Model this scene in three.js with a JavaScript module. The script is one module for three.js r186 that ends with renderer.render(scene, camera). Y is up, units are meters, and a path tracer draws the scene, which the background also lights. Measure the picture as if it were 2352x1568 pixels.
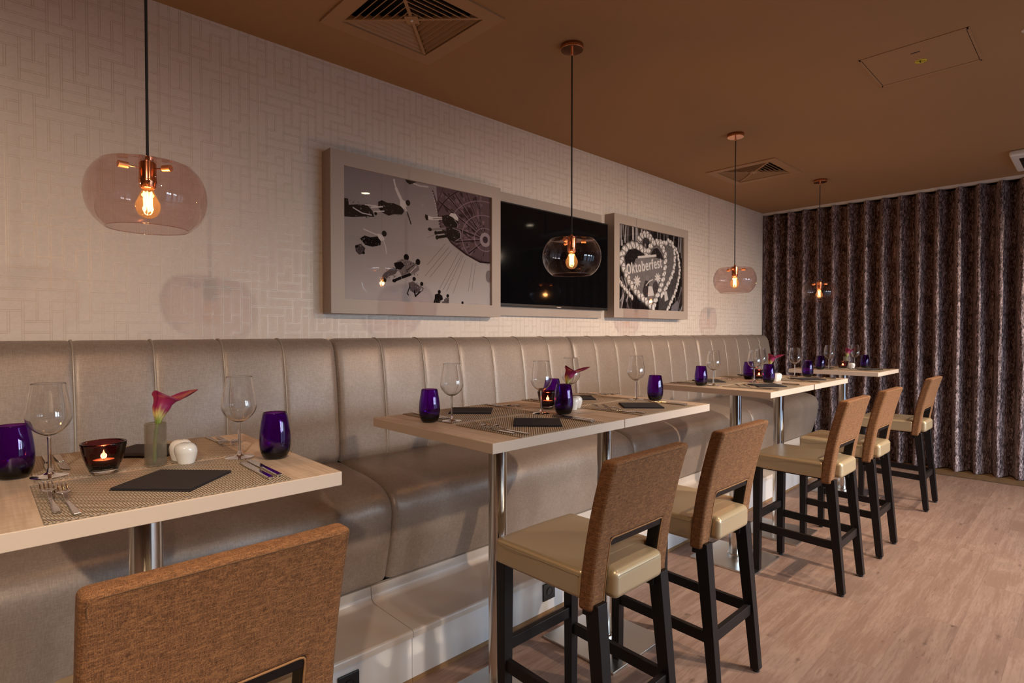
import * as THREE from 'three';
import { mergeGeometries, mergeVertices } from 'three/addons/utils/BufferGeometryUtils.js';
import { RectAreaLightUniformsLib } from 'three/addons/lights/RectAreaLightUniformsLib.js';

RectAreaLightUniformsLib.init();
const scene = new THREE.Scene();
const renderer = new THREE.WebGLRenderer({ antialias: true });
renderer.toneMapping = THREE.LinearToneMapping;
renderer.toneMappingExposure = 1.0;
renderer.shadowMap.enabled = true;

// ---------------------------------------------------------------- camera
const EYE = 1.43, CEIL = 2.875, WALL_Z = -2.87, END_X = 7.24, BACK_Z = 2.2, NEAR_X = -2.6;
const camera = new THREE.PerspectiveCamera(2 * Math.atan(784 / 1288) * 180 / Math.PI, 1.5, 0.05, 60);
camera.position.set(0, EYE, 0);
{
  const yaw = 46.4 * Math.PI / 180, pitch = Math.atan(22 / 1288);
  camera.lookAt(Math.cos(yaw) * Math.cos(pitch), EYE - Math.sin(pitch), -Math.sin(yaw) * Math.cos(pitch));
}
scene.add(camera);

// ---------------------------------------------------------------- daylight and lamp strengths
scene.background = new THREE.Color().setRGB(1.0, 1.35, 1.9);          // overcast sky outside the windows
const DAY = { color: new THREE.Color().setRGB(0.70, 0.86, 1.0), radiance: 25.0 };
const DOWN = { color: new THREE.Color().setRGB(1.0, 0.78, 0.56), candela: 10.5 };
const SPOT = { color: new THREE.Color().setRGB(1.0, 0.79, 0.585), candela: [38, 6, 46, 33] };
const BULB = { color: new THREE.Color().setRGB(1.0, 0.60, 0.28), candela: 0.30 };
const FLAME = { color: new THREE.Color().setRGB(1.0, 0.5, 0.16), candela: 0.03 };
const DOWNLIGHTS = [[0.45, -0.27], [2.94, -0.27], [5.43, -0.27]];
const SPOTS = [[-1.2, 1.8], [1.2, 1.8], [3.68, 1.8], [6.6, 1.8]];  // the first is added to brighten the left end of the wall
const WINDOWS = [[2.5, 0.45], [3.7, 0.45], [4.9, 0.45], [6.1, 0.45]];     // x of the middle, half width
const SILL = 0.08, HEAD = 1.95;

// ---------------------------------------------------------------- helpers
let seed = 12345;
const rnd = () => { seed = (seed * 1664525 + 1013904223) >>> 0; return seed / 4294967296; };
const reseed = (n) => { seed = n >>> 0; };
const lerp = (a, b, t) => a + (b - a) * t, clamp = (x, a, b) => Math.min(b, Math.max(a, x));
const smooth = (a, b, x) => { const t = clamp((x - a) / (b - a), 0, 1); return t * t * (3 - 2 * t); };
const V = (x, y, z) => new THREE.Vector3(x, y, z);
const lin = (r, g, b) => new THREE.Color().setRGB(r, g, b);
const used = new Map();
function numbered(name) { const n = used.get(name) ?? 0; used.set(name, n + 1); return n ? name + '_' + String(n).padStart(3, '0') : name; }
function mesh(name, geo, mat, parent) {
  const m = new THREE.Mesh(geo, mat); m.name = name; m.castShadow = true; m.receiveShadow = true;
  if (parent) parent.add(m);
  return m;
}
function thing(name, label, category, [x, y, z] = [0, 0, 0], turn = 0, group) {
  const o = new THREE.Group(); o.name = numbered(name); o.position.set(x, y, z); o.rotation.y = turn;
  o.userData = { label, category }; if (group) o.userData.group = group;
  scene.add(o); return o;
}
function solo(name, geo, mat, label, category, [x, y, z] = [0, 0, 0], turn = 0, group) {
  const o = mesh(numbered(name), geo, mat, scene); o.position.set(x, y, z); o.rotation.y = turn;
  o.userData = { label, category }; if (group) o.userData.group = group;
  return o;
}
function struct(name, label, category) {
  const o = new THREE.Group(); o.name = name; o.userData = { kind: 'structure', label, category }; scene.add(o); return o;
}
function copyOf(o, label, [x, y, z], turn = 0) {
  const c = o.clone(); c.name = numbered(o.userData.base ?? o.name); c.userData = { ...o.userData, label };
  c.position.set(x, y, z); c.rotation.y = turn; scene.add(c); return c;
}
const at = (g, x, y, z) => g.translate(x, y, z);
const merged = (list) => mergeGeometries(list.map((g) => { const n = g.index ? g.toNonIndexed() : g; for (const k of Object.keys(n.attributes)) if (!['position', 'normal', 'uv'].includes(k)) n.deleteAttribute(k); return n; }));

// a box with rounded edges; k steps per rounded edge, inner = subdivisions between the rounded edges, uv in metres
function rbox(w, h, d, r, k = 1, inner = [1, 1, 1], [tx, ty, tz] = [0, 0, 0]) {
  const half = [w / 2, h / 2, d / 2], n = inner.map((i) => i + 2 * k), g = new THREE.BoxGeometry(1, 1, 1, ...n), p = g.attributes.position, no = g.attributes.normal, uv = g.attributes.uv;
  const place = (t, a) => {
    const i = Math.round((t + 0.5) * n[a]), H = half[a], s = H - r;
    if (i < k) return -H + r * (i / k);
    if (i > n[a] - k) return H - r * ((n[a] - i) / k);
    return lerp(-s, s, (i - k) / inner[a]);
  };
  for (let i = 0; i < p.count; i++) {
    const q = [place(p.getX(i), 0), place(p.getY(i), 1), place(p.getZ(i), 2)], f = [no.getX(i), no.getY(i), no.getZ(i)];
    const c = q.map((v, a) => clamp(v, -(half[a] - r), half[a] - r)), e = q.map((v, a) => v - c[a]), l = Math.hypot(...e) || 1;
    const o = c.map((v, a) => v + r * e[a] / l);
    p.setXYZ(i, ...o); no.setXYZ(i, e[0] / l, e[1] / l, e[2] / l);
    if (Math.abs(f[0]) > 0.5) uv.setXY(i, q[2] + tz, q[1] + ty); else if (Math.abs(f[1]) > 0.5) uv.setXY(i, q[0] + tx, q[2] + tz); else uv.setXY(i, q[0] + tx, q[1] + ty);
  }
  return g.translate(tx, ty, tz);
}
// a plain box from corner to corner, uv in metres
function box(x0, y0, z0, x1, y1, z1) {
  const g = new THREE.BoxGeometry(x1 - x0, y1 - y0, z1 - z0), p = g.attributes.position, no = g.attributes.normal, uv = g.attributes.uv;
  g.translate((x0 + x1) / 2, (y0 + y1) / 2, (z0 + z1) / 2);
  for (let i = 0; i < p.count; i++) {
    if (Math.abs(no.getX(i)) > 0.5) uv.setXY(i, p.getZ(i), p.getY(i)); else if (Math.abs(no.getY(i)) > 0.5) uv.setXY(i, p.getX(i), p.getZ(i)); else uv.setXY(i, p.getX(i), p.getY(i));
  }
  return g;
}
// shift z by f(y) (or any axis pair), normals follow
function bend(g, from, to, f) {
  const p = g.attributes.position, n = g.attributes.normal, e = 1e-3;
  for (let i = 0; i < p.count; i++) {
    const a = p.getComponent(i, from), s = (f(a + e) - f(a - e)) / (2 * e);
    p.setComponent(i, to, p.getComponent(i, to) + f(a));
    const v = [n.getX(i), n.getY(i), n.getZ(i)]; v[from] -= s * v[to];
    const l = Math.hypot(...v); n.setXYZ(i, v[0] / l, v[1] / l, v[2] / l);
  }
  return g;
}
// a tapered square bar between two points; a, b = [width x, width z] at its ends
function bar(p, q, a, b, r = 0.003) {
  const g = rbox(1, 1, 1, 0.0001, 1), P = g.attributes.position, L = p.distanceTo(q);
  const h = rbox(Math.max(a[0], b[0]), L, Math.max(a[1], b[1]), r, 2), hp = h.attributes.position, dir = q.clone().sub(p).normalize(), rot = new THREE.Quaternion().setFromUnitVectors(V(0, 1, 0), dir);
  for (let i = 0; i < hp.count; i++) {
    const t = hp.getY(i) / L + 0.5, sx = lerp(a[0], b[0], t) / Math.max(a[0], b[0]), sz = lerp(a[1], b[1], t) / Math.max(a[1], b[1]);
    hp.setX(i, hp.getX(i) * sx); hp.setZ(i, hp.getZ(i) * sz);
  }
  g.dispose();
  return h.applyQuaternion(rot).translate((p.x + q.x) / 2, (p.y + q.y) / 2, (p.z + q.z) / 2);
}
const tube = (pts, r, seg = 24, rad = 8, closed = false) => new THREE.TubeGeometry(new THREE.CatmullRomCurve3(pts, closed), seg, r, rad, closed);
const lathe = (pts, seg = 40) => new THREE.LatheGeometry(pts.map(([r, y]) => new THREE.Vector2(r, y)), seg);
const curve2 = (pts, n) => new THREE.SplineCurve(pts.map(([a, b]) => new THREE.Vector2(a, b))).getPoints(n).map((p) => [p.x, p.y]);
// an outline of (z, y) pairs drawn out along x from x0 to x1
function drawn(outline, x0, x1) {
  const s = new THREE.Shape(outline.map(([z, y]) => new THREE.Vector2(-z, y)));
  return new THREE.ExtrudeGeometry(s, { depth: x1 - x0, bevelEnabled: false }).rotateY(Math.PI / 2).translate(x0, 0, 0);
}

// ---------------------------------------------------------------- textures
function lattice(n, m, s) { reseed(s); const a = new Float32Array(n * m); for (let i = 0; i < a.length; i++) a[i] = rnd(); return (u, v) => { const x = (u - Math.floor(u)) * n, y = (v - Math.floor(v)) * m, i = Math.floor(x) % n, j = Math.floor(y) % m, fx = x - Math.floor(x), fy = y - Math.floor(y), sx = fx * fx * (3 - 2 * fx), sy = fy * fy * (3 - 2 * fy), i1 = (i + 1) % n, j1 = (j + 1) % m; return lerp(lerp(a[j * n + i], a[j * n + i1], sx), lerp(a[j1 * n + i], a[j1 * n + i1], sx), sy); }; }
function dataTex(w, h, metresU, metresV, fn, srgb = true) {
  const d = new Uint8Array(w * h * 4);
  for (let y = 0; y < h; y++) for (let x = 0; x < w; x++) { const c = fn(x / w, y / h, x, y), i = (y * w + x) * 4; for (let k = 0; k < 3; k++) d[i + k] = clamp(Math.round((c.length ? c[k] : c) * 255), 0, 255); d[i + 3] = 255; }
  const t = new THREE.DataTexture(d, w, h, THREE.RGBAFormat); t.wrapS = t.wrapT = THREE.RepeatWrapping; t.magFilter = THREE.LinearFilter; t.minFilter = THREE.LinearMipmapLinearFilter; t.generateMipmaps = true;
  t.colorSpace = srgb ? THREE.SRGBColorSpace : THREE.NoColorSpace; t.repeat.set(1 / metresU, 1 / metresV); t.needsUpdate = true; return t;
}
function canvasTex(w, h, draw) {
  const c = document.createElement('canvas'); c.width = w; c.height = h; draw(c.getContext('2d'), w, h);
  const t = new THREE.CanvasTexture(c); t.colorSpace = THREE.SRGBColorSpace; return t;
}
const mix3 = (a, b, t) => [lerp(a[0], b[0], t), lerp(a[1], b[1], t), lerp(a[2], b[2], t)];
const std = (o) => new THREE.MeshStandardMaterial(o), phys = (o) => new THREE.MeshPhysicalMaterial(o);

// wallpaper: pieces of a random jigsaw of squares, each border printed as a pair of fine metallic lines
const N = 24, CELL = 0.042;
const jigsaw = (() => {
  reseed(77); const id = new Int32Array(N * N).fill(-1); let k = 0;
  for (let i = 0; i < N * N; i++) {
    if (id[i] >= 0) continue;
    let x = i % N, y = (i / N) | 0; const want = 2 + Math.floor(rnd() * 3); id[i] = k;
    let dir = rnd() < 0.62 ? 1 : 0;
    for (let s = 1; s < want; s++) {
      if (rnd() < 0.35) dir = 1 - dir;
      const nx = (x + (dir ? 0 : 1)) % N, ny = (y + (dir ? 1 : 0)) % N;
      if (id[ny * N + nx] >= 0) break;
      id[ny * N + nx] = k; x = nx; y = ny;
    }
    k++;
  }
  return id;
})();
const onLine = (u, v) => {
  const x = u * N, y = v * N, i = Math.floor(x) % N, j = Math.floor(y) % N, fx = x - Math.floor(x), fy = y - Math.floor(y), me = jigsaw[j * N + i], c = (a, b) => jigsaw[((b + N) % N) * N + (a + N) % N];
  const off = 0.085, w = 0.034; let hit = 0;
  const test = (f, other) => { if (other !== me) { const q = Math.abs(f - off); if (q < w) hit = Math.max(hit, 1 - smooth(w * 0.6, w, q)); } };
  if (!(c(i - 1, j) === me)) test(fx, c(i - 1, j)); if (!(c(i + 1, j) === me)) test(1 - fx, c(i + 1, j));
  if (!(c(i, j - 1) === me)) test(fy, c(i, j - 1)); if (!(c(i, j + 1) === me)) test(1 - fy, c(i, j + 1));
  return hit;
};
const paperN = lattice(160, 160, 5), paperB = lattice(9, 9, 6);
const paperMap = dataTex(1024, 1024, N * CELL, N * CELL, (u, v) => { const l = onLine(u, v), n = (paperN(u, v) - 0.5) * 0.03 + (paperB(u, v) - 0.5) * 0.012; return mix3([0.855 + n, 0.805 + n, 0.76 + n], [0.77 + n, 0.705 + n, 0.64 + n], l); });
const paperOrm = dataTex(1024, 1024, N * CELL, N * CELL, (u, v) => { const l = onLine(u, v); return [0, lerp(0.62, 0.36, l), lerp(0.0, 0.2, l)]; }, false);
const paperBump = dataTex(512, 512, N * CELL, N * CELL, (u, v) => 0.4 + 0.5 * onLine(u, v) + 0.1 * paperN(u, v), false);

// oak laminate: grain along u
const gA = lattice(26, 210, 21), gB = lattice(7, 60, 22), gC = lattice(5, 9, 23), gD = lattice(90, 320, 24), gE = lattice(13, 26, 25), gF = lattice(70, 260, 26), gG = lattice(9, 14, 27), knots = [];
reseed(99); for (let i = 0; i < 26; i++) knots.push([rnd(), rnd(), 0.003 + 0.008 * rnd(), 0.3 + 0.5 * rnd()]);
const woodValue = (u, v) => {
  let t = 0.22 * gA(u, v) + 0.24 * gB(u + 0.03 * gC(u, v), v) + 0.22 * gD(u, v) + 0.32 * gE(u, v), dark = 0;
  for (const [ku, kv, r, s] of knots) { let du = Math.abs(u - ku), dv = Math.abs(v - kv); du = Math.min(du, 1 - du) * 1.35; dv = Math.min(dv, 1 - dv); const q = Math.hypot(du * 0.55, dv * 1.5 + 0.003 * Math.sin(u * 400)) / r; if (q < 4) dark = Math.max(dark, s * Math.exp(-q * q * 0.9)); }
  return [t, dark];
};
const oak = (a, b, dk) => (u, v) => { const [t, dark] = woodValue(u, v); const blot = smooth(0.60, 0.85, gE(u, v)) * 0.35 + smooth(0.80, 0.93, gF(u, v)) * smooth(0.45, 0.75, gG(u, v)) * 0.5; return mix3(mix3(a, b, smooth(0.28, 0.72, t)), dk, clamp(dark * 0.75 + blot * (1 - t), 0, 0.9)); };
const floorMap = dataTex(2048, 1024, 2.6, 1.3, oak([0.60, 0.475, 0.40], [0.69, 0.57, 0.49], [0.34, 0.25, 0.20]));
const floorBump = dataTex(1024, 512, 2.6, 1.3, (u, v) => { const [t, d] = woodValue(u, v); return t * 0.8 - d * 0.3 + 0.2; }, false);
// table tops: pale sonoma oak with cross saw lines
const sA = lattice(120, 6, 31), sB = lattice(300, 12, 32), sC = lattice(4, 3, 33), sD = lattice(40, 220, 34);
const tableMap = dataTex(1024, 1024, 0.9, 0.9, (u, v) => { const w = 0.02 * sC(u, v), t = 0.45 * sA(u + w, v) + 0.3 * sB(u + w, v) + 0.25 * sD(u, v); return mix3([0.74, 0.645, 0.56], [0.825, 0.735, 0.655], smooth(0.25, 0.75, t)); });
// woven fabric of the stool backs
const fA = lattice(200, 200, 41), fB = lattice(40, 60, 42);
const weave = (u, v, n) => { const x = u * n, y = v * n, over = (Math.floor(x) + Math.floor(y)) % 2, a = Math.abs(Math.sin(Math.PI * x)), b = Math.abs(Math.sin(Math.PI * y)); return over ? a * 0.6 + b * 0.4 : a * 0.4 + b * 0.6; };
const slub = (u, v) => 0.5 * lattice2(u, v) + 0.5 * fA(u, v);
const slubH = lattice(20, 100, 43), slubV = lattice(120, 22, 44);
function lattice2(u, v) { return Math.max(slubH(u, v), slubV(u, v) * 0.85); }
const fabricMap = dataTex(512, 512, 0.2, 0.2, (u, v) => { const w = weave(u, v, 96), s = slub(u, v); return mix3([0.29, 0.17, 0.09], [0.73, 0.52, 0.335], clamp(0.14 + 1.0 * (s - 0.42) + 0.30 * w, 0, 1)); });
const fabricBump = dataTex(512, 512, 0.2, 0.2, (u, v) => 0.6 * weave(u, v, 96) + 0.4 * slub(u, v), false);
// metallic linen leatherette of the banquette
const bH = lattice(40, 260, 51), bV = lattice(260, 40, 52), bL = lattice(6, 6, 53);
const linen = (u, v) => 0.4 * bH(u, v) + 0.4 * bV(u, v) + 0.2 * fA(u, v);
const benchMap = dataTex(512, 512, 0.5, 0.5, (u, v) => { const t = linen(u, v), b = (bL(u, v) - 0.5) * 0.03; return mix3([0.595 + b, 0.53 + b, 0.48 + b], [0.66 + b, 0.595 + b, 0.545 + b], smooth(0.2, 0.8, t)); });
const benchBump = dataTex(512, 512, 0.5, 0.5, (u, v) => linen(u, v), false);
// woven vinyl placemat
const matPattern = (u, v) => { const n = 24, x = u * n, y = v * n, i = Math.floor(x), j = Math.floor(y), fx = x - i, fy = y - j, o = (i + j) % 2; const hx = Math.sin(Math.PI * fx), hy = Math.sin(Math.PI * fy); return o ? [1, hx * 0.5 + hy * 0.5] : [0, hx * 0.35 + hy * 0.3]; };
const matMap = dataTex(384, 384, 0.125, 0.125, (u, v) => { const [o, h] = matPattern(u, v); return o ? mix3([0.72, 0.64, 0.55], [0.93, 0.86, 0.77], h) : mix3([0.09, 0.065, 0.05], [0.30, 0.24, 0.19], h); });
const matBump = dataTex(384, 384, 0.125, 0.125, (u, v) => { const [o, h] = matPattern(u, v); return 0.3 * o + 0.7 * h; }, false);
// crushed velvet: short upright flecks
const vA = lattice(110, 44, 61), vB = lattice(40, 16, 62), vC = lattice(12, 5, 63), vD = lattice(220, 120, 64);
const velvet = (u, v) => smooth(0.22, 0.82, 0.42 * vA(u, v) + 0.26 * vB(u, v) + 0.12 * vC(u, v) + 0.20 * vD(u, v));
const velvetMap = dataTex(1024, 1024, 0.62, 0.62, (u, v) => mix3([0.20, 0.13, 0.13], [0.78, 0.69, 0.685], velvet(u, v)));
const velvetBump = dataTex(512, 512, 0.62, 0.62, (u, v) => velvet(u, v), false);
const bumpyN = dataTex(256, 256, 0.08, 0.08, (() => { const a = lattice(22, 22, 71), b = lattice(60, 60, 72); return (u, v) => 0.6 * a(u, v) + 0.4 * b(u, v); })(), false);

// ---------------------------------------------------------------- materials
const M = {
  paper: std({ map: paperMap, roughnessMap: paperOrm, metalnessMap: paperOrm, roughness: 1, metalness: 1, bumpMap: paperBump, bumpScale: 0.0004 }),
  paint: std({ color: lin(0.36, 0.205, 0.095), roughness: 0.9 }),
  ventPaint: std({ color: lin(0.37, 0.215, 0.105), roughness: 0.6 }),
  plainWall: std({ color: lin(0.085, 0.065, 0.05), roughness: 0.9 }),
  dark: std({ color: lin(0.006, 0.006, 0.006), roughness: 0.9 }),
  floor: [1.0, 0.92, 1.07].map((k) => std({ map: floorMap, color: lin(0.68 * k, 0.67 * k, 0.71 * k), roughness: 0.55, bumpMap: floorBump, bumpScale: 0.0006 })),
  screed: std({ color: lin(0.09, 0.065, 0.05), roughness: 0.95 }),
  skirting: std({ color: lin(0.24, 0.13, 0.055), roughness: 0.6 }),
  table: std({ map: tableMap, roughness: 0.45 }),
  tableEdge: std({ color: lin(0.62, 0.505, 0.42), roughness: 0.5 }),
  steel: std({ color: lin(0.72, 0.71, 0.69), metalness: 1, roughness: 0.16 }),
  plate: std({ color: lin(0.62, 0.61, 0.59), metalness: 1, roughness: 0.28 }),
  cutlery: std({ color: lin(0.70, 0.68, 0.66), metalness: 1, roughness: 0.12 }),
  copper: std({ color: lin(0.86, 0.40, 0.22), metalness: 1, roughness: 0.18 }),
  copperPaint: std({ color: lin(0.80, 0.42, 0.24), metalness: 0.7, roughness: 0.35 }),
  cord: std({ color: lin(0.012, 0.011, 0.011), roughness: 0.8 }),
  shade: phys({ color: lin(0.87, 0.75, 0.73), transmission: 1, thickness: 0, roughness: 0.0, ior: 1.5 }),
  bulbGlass: phys({ color: lin(1.0, 0.80, 0.55), transmission: 0.993, thickness: 0, roughness: 0.0, ior: 1.4 }),
  filament: std({ color: 0x000000, emissive: lin(1.0, 0.62, 0.26), emissiveIntensity: 9 }),
  fabric: std({ map: fabricMap, roughness: 0.92, bumpMap: fabricBump, bumpScale: 0.0007 }),
  fabricTrim: std({ color: lin(0.30, 0.15, 0.06), roughness: 0.85 }),
  stitch: std({ color: lin(0.10, 0.05, 0.022), roughness: 0.9 }),
  vinyl: phys({ color: lin(0.56, 0.43, 0.265), metalness: 0.40, roughness: 0.33, clearcoat: 0.2, clearcoatRoughness: 0.3 }),
  vinylSeam: std({ color: lin(0.40, 0.32, 0.22), roughness: 0.5 }),
  wenge: phys({ color: lin(0.009, 0.006, 0.006), roughness: 0.45, specularIntensity: 0.6 }),
  bench: std({ map: benchMap, color: lin(0.80, 0.80, 0.81), roughness: 0.40, metalness: 0.18, bumpMap: benchBump, bumpScale: 0.0003 }),
  benchPiping: std({ color: lin(0.36, 0.31, 0.26), roughness: 0.4, metalness: 0.3 }),
  board: std({ color: lin(0.05, 0.045, 0.04), roughness: 0.9 }),
  stepCover: std({ color: lin(0.52, 0.45, 0.40), roughness: 0.32 }),
  fascia: phys({ color: lin(0.62, 0.60, 0.60), roughness: 0.16, clearcoat: 0.6, clearcoatRoughness: 0.05 }),
  blackPlastic: std({ color: lin(0.008, 0.008, 0.01), roughness: 0.35 }),
  frame: std({ color: lin(0.40, 0.325, 0.275), roughness: 0.5 }),
  frameBack: std({ color: lin(0.30, 0.25, 0.22), roughness: 0.7 }),
  pane: phys({ color: lin(0.97, 0.97, 0.97), transmission: 1, thickness: 0, roughness: 0.0, ior: 1.5 }),
  screen: phys({ color: lin(0.003, 0.003, 0.004), roughness: 0.05, specularIntensity: 0.5 }),
  mark: std({ color: lin(0.6, 0.6, 0.6), roughness: 0.4, metalness: 0.6 }),
  velvet: phys({ map: velvetMap, roughness: 0.7, sheen: 1, sheenColor: lin(0.80, 0.70, 0.70), sheenRoughness: 0.40, bumpMap: velvetBump, bumpScale: 0.002, side: THREE.DoubleSide }),
  white: std({ color: lin(0.72, 0.70, 0.67), roughness: 0.5 }),
  porcelain: phys({ color: lin(0.80, 0.78, 0.75), roughness: 0.18, clearcoat: 0.5, clearcoatRoughness: 0.05 }),
  glass: phys({ color: 0xffffff, transmission: 1, thickness: 0, roughness: 0, ior: 1.5 }),
  solidGlass: phys({ color: 0xffffff, transmission: 1, thickness: 0.01, roughness: 0, ior: 1.5 }),
  purple: phys({ color: 0xffffff, transmission: 1, thickness: 0.003, roughness: 0.02, ior: 1.5, attenuationColor: lin(0.23, 0.025, 0.52), attenuationDistance: 0.0042 }),
  plum: phys({ color: 0xffffff, transmission: 1, thickness: 0.004, roughness: 0.02, ior: 1.5, attenuationColor: lin(0.28, 0.06, 0.07), attenuationDistance: 0.0055 }),
  vase: phys({ color: lin(0.80, 0.765, 0.68), transmission: 0.94, thickness: 0, roughness: 0.22, ior: 1.4, bumpMap: bumpyN, bumpScale: 0.0012 }),
  wax: std({ color: lin(0.80, 0.66, 0.45), roughness: 0.6, emissive: lin(1.0, 0.42, 0.08), emissiveIntensity: 1.6 }),  // candlelight in the wax is put in as emission
  tin: std({ color: lin(0.7, 0.7, 0.7), metalness: 1, roughness: 0.3 }),
  flame: std({ color: 0x000000, emissive: lin(1.0, 0.62, 0.22), emissiveIntensity: 30 }),
  petal: phys({ vertexColors: true, roughness: 0.5, side: THREE.DoubleSide, sheen: 0.4, sheenColor: lin(0.7, 0.3, 0.45), sheenRoughness: 0.5 }),
  stem: std({ color: lin(0.20, 0.30, 0.045), roughness: 0.5 }),
  spadix: std({ color: lin(0.55, 0.32, 0.05), roughness: 0.8 }),
  napkin: std({ color: lin(0.019, 0.014, 0.018), roughness: 0.95, bumpMap: fabricBump, bumpScale: 0.0004 }),
  mat: std({ map: matMap, roughness: 0.55, bumpMap: matBump, bumpScale: 0.0012 }),
  lens: std({ color: 0x000000, emissive: lin(1.0, 0.80, 0.56), emissiveIntensity: 18 }),
  yellow: std({ color: lin(0.62, 0.52, 0.03), roughness: 0.6 }),
};

// ---------------------------------------------------------------- the room
{
  const floor = struct('floor', 'pale oak laminate plank floor', 'floor');
  mesh('subfloor', box(NEAR_X - 0.2, -0.16, WALL_Z - 0.2, END_X + 0.2, -0.013, BACK_Z + 0.2), M.screed, floor);
  const L = 1.28, W = 0.19, variants = [];
  reseed(7);
  for (let i = 0; i < 14; i++) { const g = rbox(L - 0.0003, 0.012, W - 0.0003, 0.0004, 1), uv = g.attributes.uv, du = rnd() * 2.6, dv = rnd() * 1.3, f = rnd() < 0.5 ? -1 : 1; for (let k = 0; k < uv.count; k++) uv.setXY(k, f * uv.getX(k) + du, uv.getY(k) + dv); variants.push(g); }
  let row = 0;
  for (let z = -1.88; z < BACK_Z; z += W, row++) {
    const start = NEAR_X - ((row * 0.47) % 1) * L;
    for (let x = start + L / 2; x - L / 2 < END_X; x += L) {
      const p = mesh('plank', variants[Math.floor(rnd() * variants.length)], M.floor[Math.floor(rnd() * 3)], floor);
      p.position.set(x, -0.006, z);
    }
  }
  // ceiling with the openings of the two air diffusers
  const VENTS = [[1.47, -2.215], [5.10, -2.185]];
  const ceiling = struct('ceiling', 'brown painted ceiling', 'ceiling');
  const s = new THREE.Shape([[NEAR_X - 0.2, -(WALL_Z - 0.2)], [END_X + 0.2, -(WALL_Z - 0.2)], [END_X + 0.2, -(BACK_Z + 0.2)], [NEAR_X - 0.2, -(BACK_Z + 0.2)]].map(([a, b]) => new THREE.Vector2(a, b)));
  for (const [x, z] of VENTS) { const q = 0.275; s.holes.push(new THREE.Path([[x - q, -z - q], [x + q, -z - q], [x + q, -z + q], [x - q, -z + q]].map(([a, b]) => new THREE.Vector2(a, b)))); }
  mesh('ceiling_slab', new THREE.ExtrudeGeometry(s, { depth: 0.15, bevelEnabled: false }).rotateX(-Math.PI / 2).translate(0, CEIL, 0), M.paint, ceiling);

  const left = struct('wall_left', 'wall with cream maze-patterned wallpaper', 'wall');
  mesh('wallpaper', box(NEAR_X - 0.2, 0, WALL_Z - 0.2, END_X + 0.2, CEIL, WALL_Z), M.paper, left);
  const far = struct('wall_far', 'plain wall behind the curtain', 'wall');
  mesh('plaster', box(END_X, 0, WALL_Z, END_X + 0.2, CEIL, BACK_Z), M.plainWall, far);
  const near = struct('wall_near', 'plain wall behind the viewer', 'wall');
  mesh('plaster', box(NEAR_X - 0.2, 0, WALL_Z, NEAR_X, CEIL, BACK_Z), M.plainWall, near);
  const right = struct('wall_right', 'window wall opposite the banquette', 'wall');
  let x = NEAR_X - 0.2; const parts = [box(NEAR_X - 0.2, 0, BACK_Z, END_X + 0.2, SILL, BACK_Z + 0.2), box(NEAR_X - 0.2, HEAD, BACK_Z, END_X + 0.2, CEIL, BACK_Z + 0.2)];
  for (const [wx, hw] of WINDOWS) { parts.push(box(x, SILL, BACK_Z, wx - hw, HEAD, BACK_Z + 0.2)); x = wx + hw; }
  parts.push(box(x, SILL, BACK_Z, END_X + 0.2, HEAD, BACK_Z + 0.2));
  mesh('plaster', merged(parts), M.plainWall, right);
  WINDOWS.forEach(([wx, hw], i) => {
    const w = struct('window_' + (i + 1), 'tall window with two panes', 'window'), z = BACK_Z + 0.1, b = 0.045;
    mesh('window_frame', merged([box(wx - hw, SILL, z, wx - hw + b, HEAD, z + 0.06), box(wx + hw - b, SILL, z, wx + hw, HEAD, z + 0.06), box(wx - hw + b, SILL, z, wx + hw - b, SILL + b, z + 0.06), box(wx - hw + b, HEAD - b, z, wx + hw - b, HEAD, z + 0.06), box(wx - b / 2, SILL + b, z, wx + b / 2, HEAD - b, z + 0.06)]), M.white, w);
    for (const sgn of [-1, 1]) {
      const cx = wx + sgn * (hw - b / 2 + 0.0) / 2, pw = hw - b * 1.5, ph = HEAD - SILL - 2 * b;
      mesh('pane', box(cx - pw / 2, SILL + b, z + 0.027, cx + pw / 2, HEAD - b, z + 0.033), M.pane, w);
    }
    const l = new THREE.RectAreaLight(DAY.color, DAY.radiance, 1.35, 2.0); l.position.set(wx, 2.35, BACK_Z + 2.4); l.lookAt(wx, 1.1, BACK_Z); l.name = 'daylight'; w.add(l);   // the sky low over the houses opposite
  });
  const base = struct('baseboard_far', 'brown wooden plinth below the curtain', 'baseboard');
  mesh('board', rbox(END_X - 6.985, 0.052, BACK_Z - WALL_Z, 0.004, 1).translate((END_X + 6.985) / 2, 0.026, (BACK_Z + WALL_Z) / 2), M.skirting, base);

  // air diffusers
  VENTS.forEach(([vx, vz], n) => {
    const t = thing('ceiling_vent', n ? 'square louvred ceiling vent near the curtain' : 'square louvred ceiling vent above the large picture', 'vent', [vx, CEIL, vz], 0, 'ceiling vents');
    const a = 0.305, q = 0.232, y = -0.004;
    mesh('vent_frame', merged([box(-a, y - 0.004, -a, a, 0.0, -q), box(-a, y - 0.004, q, a, 0.0, a), box(-a, y - 0.004, -q, -q, 0.0, q), box(q, y - 0.004, -q, a, 0.0, q)]), M.ventPaint, t);
    mesh('plenum', merged([box(-0.3, 0.10, -0.3, 0.3, 0.12, 0.3), box(-0.29, 0.002, -0.29, -0.274, 0.1, 0.29), box(0.274, 0.002, -0.29, 0.29, 0.1, 0.29), box(-0.29, 0.002, -0.29, 0.29, 0.1, -0.274), box(-0.29, 0.002, 0.274, 0.29, 0.1, 0.29)]), M.dark, t);
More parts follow.
